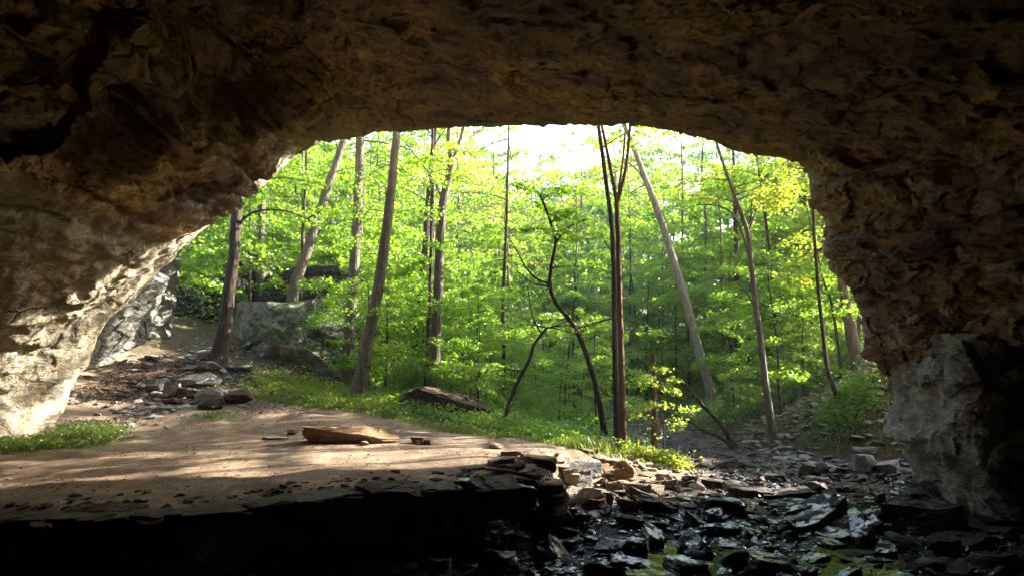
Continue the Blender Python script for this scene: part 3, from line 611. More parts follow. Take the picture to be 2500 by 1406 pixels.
 (355, 866, 392, 882, 2.5, 'brown', 'small brown stone on the path to the hollow', dict(thick=.6)),
 (572, 912, 640, 934, 1.9, 'brown', 'sunken brown slab beneath the mossy boulder', dict(thick=.35)),
]
for r_ in ROCKS:
    x0, y0, x1, y1, zb, mt, lb, kw = r_
    kw = dict(kw); nm = 'stone_slab' if kw.get('flat', .6) > .3 else 'boulder'
    rock_px(x0, y0, x1, y1, zb, mt, lb, name=nm, level=4 if (x1 - x0) < 70 else 5, **kw)

# big boulders and outcrops
rock_px(540, 742, 880, 950, 1.95, 'moss', 'huge mossy grey boulder filling the bank behind the slab heap', name='boulder', cat='boulder', thick=.95, depth=.62, level=6, planes=18, flat=0.12, Yf=22.0, ragged=.09, seed=14)
rock_px(972, 968, 1200, 1062, .85, 'brown', 'long dark brown boulder lying in the grass at the forest edge', name='boulder', cat='boulder', thick=.85, depth=.45, level=6, flat=0, planes=9, Yf=18.5, ry=11, rz=-10, seed=5)
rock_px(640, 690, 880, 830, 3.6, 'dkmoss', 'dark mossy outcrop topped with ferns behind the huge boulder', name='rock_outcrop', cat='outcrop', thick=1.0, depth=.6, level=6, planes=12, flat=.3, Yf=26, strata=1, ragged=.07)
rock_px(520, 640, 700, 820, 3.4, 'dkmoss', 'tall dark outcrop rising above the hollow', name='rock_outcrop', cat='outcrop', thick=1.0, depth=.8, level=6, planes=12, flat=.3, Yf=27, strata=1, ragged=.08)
rock_px(2100, 925, 2200, 1000, 1.9, 'grey', 'square blue grey ledge stone jutting from the bank by the pillar', name='boulder', cat='boulder', thick=.9, strata=1, Yf=18, depth=.9)
rock_px(1440, 1058, 1520, 1125, .45, 'dkmoss', 'dark root mound of earth and stone behind the reddish trunk', name='root_mound', cat='mound', thick=.9, flat=0, depth=.8, Yf=15.8, ragged=.08)

def slab_cliff(name, label, quad, thick, mat, seed, amp=.35, cat='cliff', n=150, stretch=(1, 1, 1.6)):
    """rock wall with real depth: the four corners of its front face (world), pushed back by thick"""
    q = [np.array(c, float) for c in quad]                # bottom-left, bottom-right, top-right, top-left
    u = np.linspace(0, 1, n)[None, :, None]; v = np.linspace(0, 1, n)[:, None, None]
    S_ = (1 - v) * ((1 - u) * q[0] + u * q[1]) + v * ((1 - u) * q[3] + u * q[2])
    nr = np.cross(q[1] - q[0], q[3] - q[0]); nr /= np.linalg.norm(nr)
    if nr[1] > 0: nr = -nr
    e = np.minimum(np.minimum(u, 1 - u), np.minimum(v, 1 - v))[..., 0]; bev = sstep(0, .16, e) 
    P_ = S_.reshape(-1, 3); w_ = np.stack([fbm(P_ * .9, 3, seed + q_) for q_ in (1, 2, 3)], 1) * .4
    st_ = np.array(stretch); fa, _ = facets((P_ + w_) * st_ * .9, seed); fb, _ = facets((P_ + w_) * st_ * 2.6, seed + 5)
    d = amp * (0.8 * fbm(P_ * .6, 4, seed) + .8 * fa + .4 * fb) + .04 * fbm(P_ * 4, 3, seed + 8)
    Fv = P_ + nr * (d + (bev.ravel() - 1) * thick * 0.8)[:, None]
    Bv = P_ - nr * thick
    gf = grid_faces(n, n); N0 = n * n; bd = np.r_[np.arange(n), np.arange(2 * n - 1, N0, n), np.arange(N0 - 2, N0 - n - 1, -1), np.arange(N0 - 2 * n, 0, -n)]
    side = np.stack([bd, np.roll(bd, -1), np.roll(bd, -1) + N0, bd + N0], 1)
    o = ob(name, mesh_np(name, np.r_[Fv, Bv], np.r_[gf, gf + N0, side], M[mat], False)); tag(o, label, cat); return o
slab_cliff('leaning_cliff', 'grey leaning cliff slab behind the sunlit foot of the cave wall', [at(150, 960, 17.5), at(262, 925, 18.5), at(440, 660, 19.5), at(330, 640, 18.5)], 1.2, 'cliff', 11, .12)
slab_cliff('leaning_cliff', 'second grey slab leaning over the leaf littered path', [at(240, 925, 19.0), at(352, 862, 20.5), at(436, 655, 21), at(350, 640, 20)], 1.2, 'cliff', 21, .14)
slab_cliff('cliff_buttress', 'pale ochre stained cliff corner left of the dark hollow', [at(330, 872, 21.5), at(418, 862, 22.5), at(470, 600, 23), at(360, 590, 22)], 1.8, 'cliff', 31, .4)
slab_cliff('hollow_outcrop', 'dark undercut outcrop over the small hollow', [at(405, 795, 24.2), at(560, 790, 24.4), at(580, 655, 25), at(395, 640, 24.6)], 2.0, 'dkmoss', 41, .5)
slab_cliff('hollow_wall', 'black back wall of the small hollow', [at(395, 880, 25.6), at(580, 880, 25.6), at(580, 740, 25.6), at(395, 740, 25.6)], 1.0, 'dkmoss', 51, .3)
# limestone pillar under the overhang
def pillar():
    n, m_ = 260, 220; a = np.linspace(0, 2 * math.pi, n); z = np.linspace(-0.3, 3.25, m_)
    A_, Z_ = np.meshgrid(a, z); prof_l = np.interp(Z_, [-.3, .1, .9, 1.3, 2.0, 2.5, 3.25], [8.05, 7.95, 7.70, 7.62, 7.62, 7.50, 7.75]); prof_r = np.interp(Z_, [-.3, 1, 2.2, 3.2], [9.6, 9.6, 10.0, 11.0])
    cx = (prof_l + prof_r) / 2; hx = (prof_r - prof_l) / 2; cy = 13.75; hy = 1.4; cx = cx + .02 + (15.1 - (cy + hy * np.sin(A_))) * .12
    c_, s_ = np.cos(A_), np.sin(A_); sq = lambda t: np.sign(t) * np.abs(t) ** 0.55
    P_ = np.stack([cx + hx * sq(c_), cy + hy * sq(s_), Z_], 2).reshape(-1, 3); nr = np.stack([c_, s_, 0 * c_], 2).reshape(-1, 3)
    fa, _ = facets(P_ * (1, 1, 1.3) + .3 * fbm(P_, 3, 5)[:, None], 61); fb, _ = facets(P_ * 3.5, 63)
    lowcut = sstep(1.05, .8, P_[:, 2] + .12 * fbm(P_ * 2, 3, 9))
    d = .22 * fa + .07 * fb + .05 * fbm(P_ * np.array([5, 5, 2]), 4, 66) - .16 * lowcut
    o = ob('limestone_pillar', mesh_np('limestone_pillar', P_ + nr * d[:, None], grid_faces(n, m_), M['pillar'], True))
    tag(o, 'pale rough limestone pillar under the dark overhang beside the pool', 'rock pillar')
pillar()

for x, y, sx, sy, sz, rz, mt, lb in ((.42, 11.75, 1.0, .9, .98, .3, 'ledge', 'layered dark block ending the shale ledge at the stream'), (.55, 12.65, .8, .8, .75, -.4, 'ledge', 'lower layered block between the ledge end and the heap'), (-.35, 10.75, .7, .5, .55, .8, 'wet', 'dark block leaning on the foot of the ledge end')):
    o = ob('ledge_block', rock_mesh(int(x * 100) + 700, sx, sy, sz, M[mt], 5, strata=1, name='ledge_block', flat=.5, ragged=.06), loc=(x, y, -.06)); o.rotation_euler[2] = rz; tag(o, lb, 'rock')
# many lesser slabs of the stream bed
rnd = random.Random(7)
variants = {}
for k in range(14):
    variants[k] = rock_mesh(900 + k, 1, rnd.uniform(.5, .85), rnd.uniform(.18, .42), M['wet'], 4, name='stone_slab', wedge=rnd.choice([0, 0, .35]), strata=rnd.choice([0, .7]))
dampv = {k: rock_mesh(950 + k, 1, rnd.uniform(.55, .85), rnd.uniform(.22, .5), M['damp'], 4, name='stone_slab') for k in range(8)}
GW = [('dark wet shale slab among the many littering the shaded stream bed', 'dark wet slabs of the shaded stream bed'), ('dull brown stone among the many strewn along the far stream bed', 'dull stones along the far stream bed'),
      ('black stone fallen below the long shale ledge', 'black stones fallen below the ledge')]
placed = []; cnt = 0; tries = 0
while cnt < 225 and tries < 9000:
    tries += 1
    px = rnd.uniform(300, 2500); py = rnd.choice([rnd.uniform(1225, 1412), rnd.uniform(1130, 1300)]); Y0 = ydist(py, 0.02); p = at(px, py, Y0)
    s = float(sdist(np.array([p[0]]), np.array([p[1]]))[0])
    if s < .25 or Y0 > 24: continue
    far = Y0 > 13.2
    if (p[0] > 5.2 and 12.3 < Y0 < 14.2 and p[0] < 8.5): continue
    if 1.2 < p[0] < 3.2 and 11.5 < Y0 < 13.6 and rnd.random() < .75: continue
    if 1.9 < p[0] < 2.7 and 8.6 < Y0 < 11.0 and rnd.random() < .8: continue
    size = rnd.uniform(.16, .42) if rnd.random() < .72 else rnd.uniform(.4, .8)
    if far: size *= .7
    if any((p[0] - a) ** 2 + (p[1] - b) ** 2 < (.42 * (size + c)) ** 2 for a, b, c in placed): continue
    placed.append((p[0], p[1], size))
    me = dampv[rnd.randrange(8)] if (far or (p[0] > 6 and rnd.random() < .6)) else variants[rnd.randrange(14)]
    o = ob('stone_slab', me, loc=(p[0], p[1], tz(p[0], p[1]) - .05 * size)); tilt = 9 if rnd.random() < .5 else 26
    o.rotation_euler = (math.radians(rnd.gauss(0, tilt)), math.radians(rnd.gauss(0, tilt)), rnd.uniform(0, 6.28)); o.scale = (size, size, size * rnd.uniform(.7, 1.5))
    g = GW[1] if far else (GW[2] if ledge_d(np.array([p[0]]), np.array([p[1]]))[0] < 1.1 else GW[0])
    tag(o, g[0], 'rock', g[1]); cnt += 1

k_ = 0
platev = [rock_mesh(980 + k, 1, rnd.uniform(.5, .85), rnd.uniform(.18, .35), M['brown'], 4, name='shale_plate') for k in range(5)]
cs = np.r_[0, np.cumsum(np.hypot(*np.diff(np.array(LEDGE), axis=0).T))]
while k_ < 34:
    q = rnd.uniform(9, cs[-1]); x = float(np.interp(q, cs, np.array(LEDGE)[:, 0])); y = float(np.interp(q, cs, np.array(LEDGE)[:, 1])) + rnd.uniform(-.12, .25); k_ += 1
    o = ob('shale_plate', platev[rnd.randrange(5)], loc=(x, y - .1, .93 + rnd.uniform(-.04, .03))); size = rnd.uniform(.35, 1.1)
    o.rotation_euler = (rnd.gauss(0, .06), rnd.gauss(0, .06), rnd.uniform(0, 6.28)); o.scale = (size, size * .8, size * rnd.uniform(.25, .5)); tag(o, 'broken dark shale plate edging the sandy floor above the ledge', 'rock', 'broken plates along the ledge rim')
def scatter_mesh(name, base_v, base_f, pos, size, rot, mat, tilt=None, smooth=False, cols=True, scl=None):
    k = len(pos); nvb = len(base_v); v = np.repeat(base_v[None], k, 0) * size[:, None, None]
    if scl is not None: v = v * scl[:, None, :]
    if tilt is not None:
        ca, sa = np.cos(tilt), np.sin(tilt); y = v[..., 1] * ca[:, None] - v[..., 2] * sa[:, None]; z = v[..., 1] * sa[:, None] + v[..., 2] * ca[:, None]; v = np.stack([v[..., 0], y, z], 2)
    c, s = np.cos(rot)[:, None], np.sin(rot)[:, None]; x = v[..., 0] * c - v[..., 1] * s; y = v[..., 0] * s + v[..., 1] * c
    v = np.stack([x, y, v[..., 2]], 2) + pos[:, None, :]
    f = (base_f[None] + (np.arange(k) * nvb)[:, None, None]).reshape(-1, base_f.shape[1])
    cc = dict(v=np.repeat(np.random.RandomState(1).rand(k), nvb)) if cols else None
    return mesh_np(name, v.reshape(-1, 3), f, mat, smooth, cc)
# gravel
rs = np.random.RandomState(3); n_ = 26000; gxp = rs.uniform(-6, 12, n_); gyp = 7.5 + 14 * rs.rand(n_) ** 1.2
ok = (sdist(gxp, gyp) > .05) & (ledge_d(gxp, gyp) > .5); gxp, gyp = gxp[ok], gyp[ok]; gz = terrain(gxp, gyp); v_, f_ = ico(1)
v_ = np.sign(v_) * np.abs(v_) ** .8
o = ob('gravel', scatter_mesh('gravel', v_, f_, np.stack([gxp, gyp, gz + .002], 1), rs.uniform(.012, .05, len(gxp)) * (1 + (rs.rand(len(gxp)) < .06)), rs.uniform(0, 6.28, len(gxp)), M['wet'], rs.uniform(-.3, .3, len(gxp)), scl=np.stack([np.ones(len(gxp)), rs.uniform(.5, 1, len(gxp)), rs.uniform(.25, .6, len(gxp))], 1), cols=False))
tag(o, 'small dark wet pebbles and chips spread between the stream slabs', kind='stuff')

# ---------------------------------------------------------------- trees
def tube(paths):
    """paths: list of (points (n,3), radii (n,), sides) -> verts, quads"""
    VV = []; FF = []; b = 0
    for pts, rad, sd_ in paths:
        pts = np.asarray(pts, float); n = len(pts); t = np.gradient(pts, axis=0); t /= np.linalg.norm(t, axis=1, keepdims=True) + 1e-9
        ref = np.where(np.abs(t[:, 2:3]) > .9, [[1., 0, 0]], [[0, 0, 1.]]); u = np.cross(t, ref); u /= np.linalg.norm(u, axis=1, keepdims=True) + 1e-9; w_ = np.cross(t, u)
        if abs(t[:, 2]).min() > .3:                        # steady frame for upright stems
            u = np.cross(t, [[0, 1., 0]]); u /= np.linalg.norm(u, axis=1, keepdims=True) + 1e-9; w_ = np.cross(t, u)
        a = np.arange(sd_) * 2 * math.pi / sd_
        ring = pts[:, None, :] + (u[:, None, :] * np.cos(a)[None, :, None] + w_[:, None, :] * np.sin(a)[None, :, None]) * np.asarray(rad)[:, None, None]
        VV.append(ring.reshape(-1, 3)); i = np.arange(n - 1)[:, None] * sd_; j = np.arange(sd_)[None, :]; jn = (j + 1) % sd_
        FF.append(np.stack([i + j, i + jn, i + sd_ + jn, i + sd_ + j], 2).reshape(-1, 4) + b); b += n * sd_
    return np.concatenate(VV), np.concatenate(FF)
def smooth_path(ctrl, n):
    c = np.asarray(ctrl, float); return crspline(c, np.linspace(0, len(c) - 1 - 1e-6, n))
def leaves_mesh(name, pos, size, mat, r, tiltsd=0.8, up=None):
    """folded pointed leaves, 4 corners and a midrib each"""
    k = len(pos); L = size[:, None]
    yaw = r.uniform(0, 2 * math.pi, k); nx = r.normal(0, tiltsd, k); ny = r.normal(0, tiltsd, k)
    nrm = np.stack([nx, ny, np.ones(k)], 1); nrm /= np.linalg.norm(nrm, axis=1, keepdims=True)
    d = np.stack([np.cos(yaw), np.sin(yaw), np.zeros(k)], 1); d -= nrm * (d * nrm).sum(1, keepdims=True); d /= np.linalg.norm(d, axis=1, keepdims=True)
    s_ = np.cross(nrm, d); wd = r.uniform(.30, .46, k)[:, None]
    a = pos - d * L * .5; b = pos + s_ * L * wd + nrm * L * .10 - d * L * .08; c = pos + d * L * .55 - nrm * L * .10; e = pos - s_ * L * wd + nrm * L * .10 - d * L * .08
    v = np.stack([a, b, c, e], 1).reshape(-1, 3); i = np.arange(k)[:, None] * 4
    f = np.concatenate([i + [0, 1, 2], i + [0, 2, 3]], 1).reshape(-1, 3)
    clump = np.clip(.5 + .55 * fbm(pos * .9, 2, 5) + r.normal(0, .16, k), 0, 1)
    return mesh_np(name, v, f, mat, False, dict(v=np.repeat(clump, 4)))
def spray(r, base, az, L, n, rise=.15, width=.42, drop=.25):
    """leaf places on one flat branch; returns branch path and leaf positions"""
    d = np.array([math.cos(az), math.sin(az)]); p = np.array([-d[1], d[0]]); t = np.linspace(0, 1, 6); bow = r.normal(0, .1)
    rise = rise + r.normal(.12, .28); path = np.stack([base[0] + d[0] * L * t + p[0] * bow * L * t * t, base[1] + d[1] * L * t + p[1] * bow * L * t * t, base[2] + L * (rise * t - drop * t * t)], 1)
    tt = r.uniform(.18, 1.05, n) ** .8; ntw = max(4, int(L * 3.2)); ti_ = (np.floor(tt * ntw) + .5) / ntw
    side = r.choice([-1, 1], n); lat = r.rand(n) ** .8 * width * L * (np.sin(np.clip(ti_, 0, 1) * 2.6 + .35)); tt = np.clip(ti_ + lat / L * .55 + r.normal(0, .03, n), 0, 1.15)
    b = np.stack([np.interp(tt, t, path[:, i]) for i in range(3)], 1)
    b[:, :2] += p * (side * lat)[:, None]; b[:, 2] += -lat * .18 + side * lat * r.normal(0, .3) + r.normal(0, .03 + .022 * L, n) + .10 * L * fbm(b * 1.3, 2, 3); b[:, :2] += r.normal(0, .05, (n, 2))
    twigs = []
    for k in range(1, ntw):
        q = k / ntw; a0 = np.array([np.interp(q, t, path[:, i]) for i in range(3)])
        for sd_ in (-1, 1):
            ll = width * L * math.sin(q * 2.6 + .35) * .85
            if ll > .1: twigs.append(np.stack([a0, a0 + np.array([p[0] * sd_ * ll + d[0] * ll * .55, p[1] * sd_ * ll + d[1] * ll * .55, -ll * .15])]))
    return path, b, twigs
def tree_mesh(seed, H, r0, h_lo, nbr, Lmax, leaf, nleaf, mat, bark, lean=(0, 0), rise=.2, wig=.02, top_taper=True, twig=True, bias=None):
    r = np.random.RandomState(seed); k = 9
    t = np.linspace(0, 1, k); tr = np.stack([lean[0] * H * t + np.cumsum(r.normal(0, wig * H, k)) * t * .5, lean[1] * H * t + np.cumsum(r.normal(0, wig * H, k)) * t * .5, H * t], 1); tr -= tr[0]
    P_ = smooth_path(tr, 26); rad = r0 * (1 - np.linspace(0, 1, 26)) ** .75 + .008; rad *= 1 + .6 * np.exp(-np.linspace(0, 26, 26) * .9)
    paths = [(P_ - [0, 0, .25] * (np.arange(26) == 0)[:, None], rad, 9)]; LV = []
    az = r.uniform(0, 6.28)
    for i in range(nbr):
        q = h_lo + (1 - h_lo) * min(1, max(0, ((i + r.rand()) / nbr) + r.normal(0, .05))); az += 2.4 + r.normal(0, .3)
        a_ = az if bias is None or r.rand() < .45 else bias + r.normal(0, .7)
        base = np.array([np.interp(q, np.linspace(0, 1, 26), P_[:, j]) for j in range(3)])
        qq = (q - h_lo) / (1 - h_lo); L = Lmax * (.35 + .65 * math.sin(math.pi * min(1, .22 + .72 * qq))) * r.choice([.45, .8, 1.0, 1.25])
        pth, lv, tw = spray(r, base, a_, L, int(nleaf / nbr * (L / Lmax) ** 1.3 * 1.6), rise + .5 * max(0, q - .7))
        paths.append((pth, np.linspace(max(.012, r0 * .28 * (1 - q) + .008), .004, 6), 5)); LV.append(lv)
        if twig:
            for w_ in tw: paths.append((w_, [.006, .003], 3))
    LV = np.concatenate(LV); v, f = tube(paths)
    tm = mesh_np('trunk', v, f, M[bark], True); cm = leaves_mesh('crown', LV, r.uniform(.7, 1.25, len(LV)) * leaf, M[mat], r)
    return tm, cm
def put_tree(meshes, name, x, y, rz, sc, label, cat, group=None, zoff=0.0, rx=0.0, ry=0.0):
    o = empty(name, (x, y, tz(x, y) - .05 + zoff)); o.rotation_euler = (rx, ry, rz); o.scale = (sc, sc, sc)
    for nm, me in zip(('trunk', 'crown'), meshes): ob(nm, me, o)
    return tag(o, label, cat, group)

# --- single trees that can be told apart: trunk drawn through points of the photograph at its own distance
def hero(label, pts, Y0, w0, w1, bark, forks=(), crown=None, mat='leaf', extra=5.0, lean_y=0.0, name='tree', cat='tree', leaf=.10, seed=1):
    r = np.random.RandomState(seed); n = len(pts)
    P3 = [at(x, y, Y0 + lean_y * i / max(1, n - 1)) for i, (x, y) in enumerate(pts)]
    base = P3[0].copy(); g = tz(base[0], base[1]); base[2] = min(base[2], g) - .15
    body = [base] + P3[(1 if P3[0][2] - g < .3 else 0):]
    ra, rb = w0 / 2 / F * Y0, w1 / 2 / F * Y0
    if extra:
        d = body[-1] - body[-2]; d /= np.linalg.norm(d); body += [body[-1] + d * extra * .5, body[-1] + d * extra * .9 + np.array([0, 0, extra * .1])]
    m_ = 14 * len(body); P_ = smooth_path(body, m_); zz = np.linspace(0, 1, m_); hvis = (len(P3) - 1) / (len(body) - 1)
    rad = np.interp(zz, [0, hvis, 1], [ra, rb, rb * (.35 if extra else .8)]); rad = rad * (1 + .95 * np.exp(-zz * len(body) * 3.0)) * (1 + .04 * fbm(np.stack([zz * 30] * 3, 1), 2, seed))
    P_[:, :2] += .25 * ra * np.stack([fbm(np.stack([zz * 12, zz, zz], 1), 3, seed), fbm(np.stack([zz, zz * 12, zz], 1), 3, seed + 1)], 1)
    o = empty(name, tuple(P_[0])); b0 = P_[0]
    TW = []
    for fk, fa, fb in forks:
        q = np.array([at(x, y, Y0 + dy) for x, y, dy in fk]); q = smooth_path(q, 8 * len(q))
        v, f = tube([(q - b0, np.linspace(fa / 2 / F * Y0, fb / 2 / F * Y0, len(q)), 8)]); ob('branch', mesh_np('branch', v, f, M[bark], True), o)
    if crown:
        LV = []; paths = []; az = r.uniform(0, 6.28)
        for (x, y, L, a_, nl) in crown:
            bp = at(x, y, Y0); i = np.argmin(np.linalg.norm(P_ - bp, axis=1)); bb = P_[i] if np.linalg.norm(P_[i] - bp) < 1.6 else bp
            pth, lv, tw = spray(r, bb, math.radians(a_), L, nl, .12); LV.append(lv); paths.append((pth, np.linspace(.02, .005, 6), 5)); paths += [(t_, [.006, .003], 3) for t_ in tw]
        if extra:
            nb = 4
            for i in range(nb):
                az += 2.4; q = hvis + (1 - hvis) * r.rand(); bb = P_[int(q * (m_ - 1))]; L = r.uniform(1.4, 3.2)
                pth, lv, tw = spray(r, bb, az, L, int(150 * L / 2), .3); LV.append(lv); paths.append((pth, np.linspace(.03, .006, 6), 5)); paths += [(t_, [.006, .003], 3) for t_ in tw]
        TW = paths
        LV = np.concatenate(LV); ob('crown', leaves_mesh('crown', LV - b0, r.uniform(.7, 1.25, len(LV)) * leaf, M[mat], r), o)
    v, f = tube([(P_ - b0, rad, 16)] + [(q_ - b0, ra_, sd_) for q_, ra_, sd_ in TW]); ob('trunk', mesh_np('trunk', v, f, M[bark], True), o)
    return tag(o, label, cat)
def ring_(xs, L=1.6, n=90, a=None):
    rr = random.Random(len(xs) * 31 + int(xs[0][0])); return [(x, y, L * rr.uniform(.7, 1.2), rr.uniform(0, 360) if a is None else a + rr.uniform(-40, 40), n) for x, y in xs]
hero('dark brown trunk leaning at the top of the slab heap', [(531, 878), (548, 800), (558, 720), (570, 620), (580, 500)], 21.0, 34, 25, 'barkd', forks=[([(578, 560, 0), (600, 530, -.1), (640, 514, -.3), (700, 516, -.6), (760, 540, -.9)], 7, 3)], crown=ring_([(640, 520), (700, 520), (750, 535), (690, 530)], 1.5, 160), seed=2)
hero('straight grey trunk rising from the outcrop above the mossy boulder', [(640, 770), (637, 690), (637, 600), (641, 480)], 27, 24, 21, 'bark', crown=ring_([(640, 600), (640, 520)], 2, 120), seed=3)
hero('thick grey trunk leaning right behind the mossy boulder', [(704, 775), (718, 700), (748, 620), (785, 500), (826, 380)], 25, 30, 22, 'bark', crown=ring_([(790, 480), (810, 420), (760, 560)], 2.2, 160), seed=4)
hero('tall grey trunk at the end of the mossy boulder', [(845, 940), (852, 820), (862, 690), (873, 520), (880, 335)], 21.5, 30, 22, 'bark', crown=ring_([(880, 380), (876, 450), (868, 560)], 2, 150), seed=5)
hero('slanting grey trunk rooted in the ferns beside the grass', [(865, 978), (893, 860), (915, 750), (944, 560), (958, 440), (968, 330)], 19.5, 34, 19, 'bark', crown=ring_([(960, 400), (930, 640), (950, 520)], 1.8, 150), seed=6)
hero('slim dark trunk standing behind the forked one', [(1008, 962), (1016, 800), (1034, 640), (1045, 500), (1056, 380)], 26, 18, 13, 'barkd', crown=ring_([(1050, 420), (1040, 560)], 2, 140), seed=7)
hero('forked trunk growing by the long brown boulder', [(1052, 975), (1062, 850), (1070, 700), (1076, 570), (1084, 480), (1106, 385)], 20, 27, 18, 'bark', forks=[([(1104, 395, 0), (1096, 350, 0), (1096, 300, 0), (1090, 200, 0)], 15, 8), ([(1105, 392, 0), (1122, 350, .2), (1134, 300, .3), (1160, 200, .4)], 12, 6), ([(1082, 490, 0), (1060, 440, .4), (1030, 400, .8), (990, 350, 1)], 8, 3)], crown=ring_([(1100, 420), (1120, 350), (1060, 440), (1085, 560)], 1.8, 190), extra=0, seed=8)
hero('thin dark stem almost touching the forked trunk', [(1040, 970), (1046, 800), (1052, 640), (1055, 400)], 21.2, 11, 8, 'barkd', crown=ring_([(1052, 500), (1055, 420)], 1.6, 120), seed=9)
hero('small crooked tree bending left in the middle of the opening', [(1484, 1075), (1462, 975), (1436, 880), (1404, 800), (1362, 745), (1343, 700), (1346, 650), (1356, 590), (1340, 530), (1316, 470)], 18, 14, 6, 'barkd',
     forks=[([(1404, 800, 0), (1435, 795, .1), (1462, 785, .2), (1500, 778, .3), (1560, 790, .5)], 7, 3), ([(1346, 695, 0), (1310, 680, .2), (1282, 650, .4), (1255, 600, .6), (1225, 560, .7)], 6, 2), ([(1356, 590, 0), (1390, 555, -.2), (1420, 540, -.3)], 5, 2), ([(1343, 700, 0), (1300, 690, -.3), (1260, 660, -.6)], 5, 2)],
     crown=ring_([(1340, 530), (1320, 480), (1350, 540), (1390, 555), (1420, 545), (1300, 500), (1360, 480), (1330, 570), (1500, 778), (1280, 650), (1360, 600)], 1.1, 190), extra=0, seed=10)
hero('reddish slender trunk splitting into upright stems near the roof', [(1521, 1112), (1520, 1000), (1516, 850), (1512, 700), (1509, 560), (1506, 490)], 17.2, 17, 11, 'barkr', forks=[([(1506, 495, 0), (1494, 430, 0), (1482, 370, 0), (1466, 290, 0), (1450, 200, 0)], 11, 5), ([(1507, 495, 0), (1524, 430, 0), (1533, 370, 0), (1540, 290, 0), (1552, 200, 0)], 10, 5), ([(1507, 500, 0), (1514, 440, .1), (1522, 380, .1), (1528, 290, .2), (1535, 200, .2)], 7, 4)], extra=0, seed=11)
hero('dark trunk standing right behind the reddish slender one', [(1506, 1085), (1502, 900), (1499, 700), (1494, 560), (1480, 450), (1464, 330)], 17.9, 13, 10, 'barkd', crown=ring_([(1470, 360), (1465, 320), (1490, 620), (1500, 800)], 1.5, 130), seed=12)
hero('long pale trunk leaning left across the far valley', [(1735, 960), (1712, 880), (1692, 800), (1668, 715), (1640, 620), (1600, 500), (1553, 380)], 23.5, 24, 16, 'barkp', forks=[([(1590, 470, 0), (1560, 420, .3), (1530, 395, .5)], 9, 4)], crown=ring_([(1560, 400), (1600, 490)], 3, 200), extra=7, seed=13, leaf=.13)
hero('broken dead trunk snapped off above the sunlit sapling', [(1598, 1078), (1598, 1000), (1597, 930), (1596, 866)], 18, 17, 14, 'barkr', extra=0, name='dead_tree', seed=14)
hero('short leaning stem left of the crooked tree', [(1222, 1030), (1252, 960), (1290, 882), (1308, 835), (1335, 800)], 18, 10, 6, 'barkd', forks=[([(1322, 815, 0), (1300, 770, .2), (1288, 700, .4)], 4, 2), ([(1335, 800, 0), (1370, 790, .2), (1410, 770, .3)], 4, 2)], crown=ring_([(1335, 800), (1300, 760), (1290, 700), (1260, 900)], 1.2, 110), extra=0, seed=15)
hero('curved grey trunk rooted at the stream bank on a root ball', [(1896, 1095), (1880, 1010), (1864, 900), (1852, 790), (1836, 660), (1826, 570), (1800, 500), (1780, 440)], 19, 20, 8, 'bark', forks=[([(1832, 640, 0), (1800, 540, .3), (1760, 505, .5), (1700, 500, .8)], 7, 3), ([(1850, 760, 0), (1800, 690, .3), (1740, 680, .5)], 5, 2), ([(1826, 570, 0), (1850, 500, .2), (1860, 430, .3)], 7, 3)], crown=ring_([(1800, 500), (1780, 440), (1760, 505), (1720, 500), (1840, 520), (1740, 680), (1855, 440)], 1.6, 150), mat='leafy', extra=3, seed=16)
hero('straight dark trunk in the right of the valley', [(1808, 1045), (1803, 900), (1800, 760), (1796, 600)], 28, 19, 12, 'barkd', crown=ring_([(1800, 640), (1798, 720)], 2.2, 140), seed=17)
hero('slender bowed stem on the grassy bank', [(2056, 984), (2022, 905), (2006, 780), (1992, 640), (1984, 500), (1975, 400)], 18, 11, 6, 'barkd', crown=ring_([(1990, 560), (1984, 480), (1990, 620), (1978, 430)], 1.4, 190), mat='leafy', extra=2, seed=18)
hero('stout grey trunk beside the dark overhang', [(2102, 905), (2080, 830), (2068, 760), (2056, 690), (2050, 560)], 20.5, 30, 20, 'bark', crown=ring_([(2066, 740), (2058, 660)], 1.5, 120), seed=19)
hero('second stout trunk half hidden by the overhang', [(2140, 900), (2135, 840), (2125, 760), (2110, 600)], 22.5, 22, 18, 'bark', extra=4, seed=20)
hero('thin twisted stem left of the stout grey trunk', [(2052, 890), (2040, 800), (2030, 740), (2012, 690), (2000, 640)], 20.5, 8, 5, 'barkd', crown=ring_([(2030, 740), (2010, 690)], 1.2, 120), extra=2, seed=21)
hero('pencil straight stem behind the curved grey trunk', [(1906, 930), (1896, 800), (1888, 680), (1872, 560)], 26, 13, 8, 'barkd', crown=ring_([(1885, 650), (1875, 580)], 2, 140), mat='leafy', seed=22)
hero('bare dead branch leaning over the stream bank', [(1812, 1102), (1760, 1035), (1712, 985), (1680, 945), (1640, 925)], 19.5, 13, 5, 'barkd', extra=0, name='fallen_branch', cat='branch', seed=23)
hero('lower bare dead branch running under the leaning one', [(1818, 1108), (1770, 1075), (1720, 1050), (1660, 1015)], 19.3, 11, 4, 'barkd', extra=0, name='fallen_branch', cat='branch', seed=24)
hero('dark trunk partly hidden in the leaves behind the short leaning stem', [(1228, 960), (1230, 860), (1228, 740), (1236, 560), (1240, 400)], 23, 12, 7, 'barkd', crown=ring_([(1236, 520), (1230, 640)], 2, 90), extra=2, seed=25)

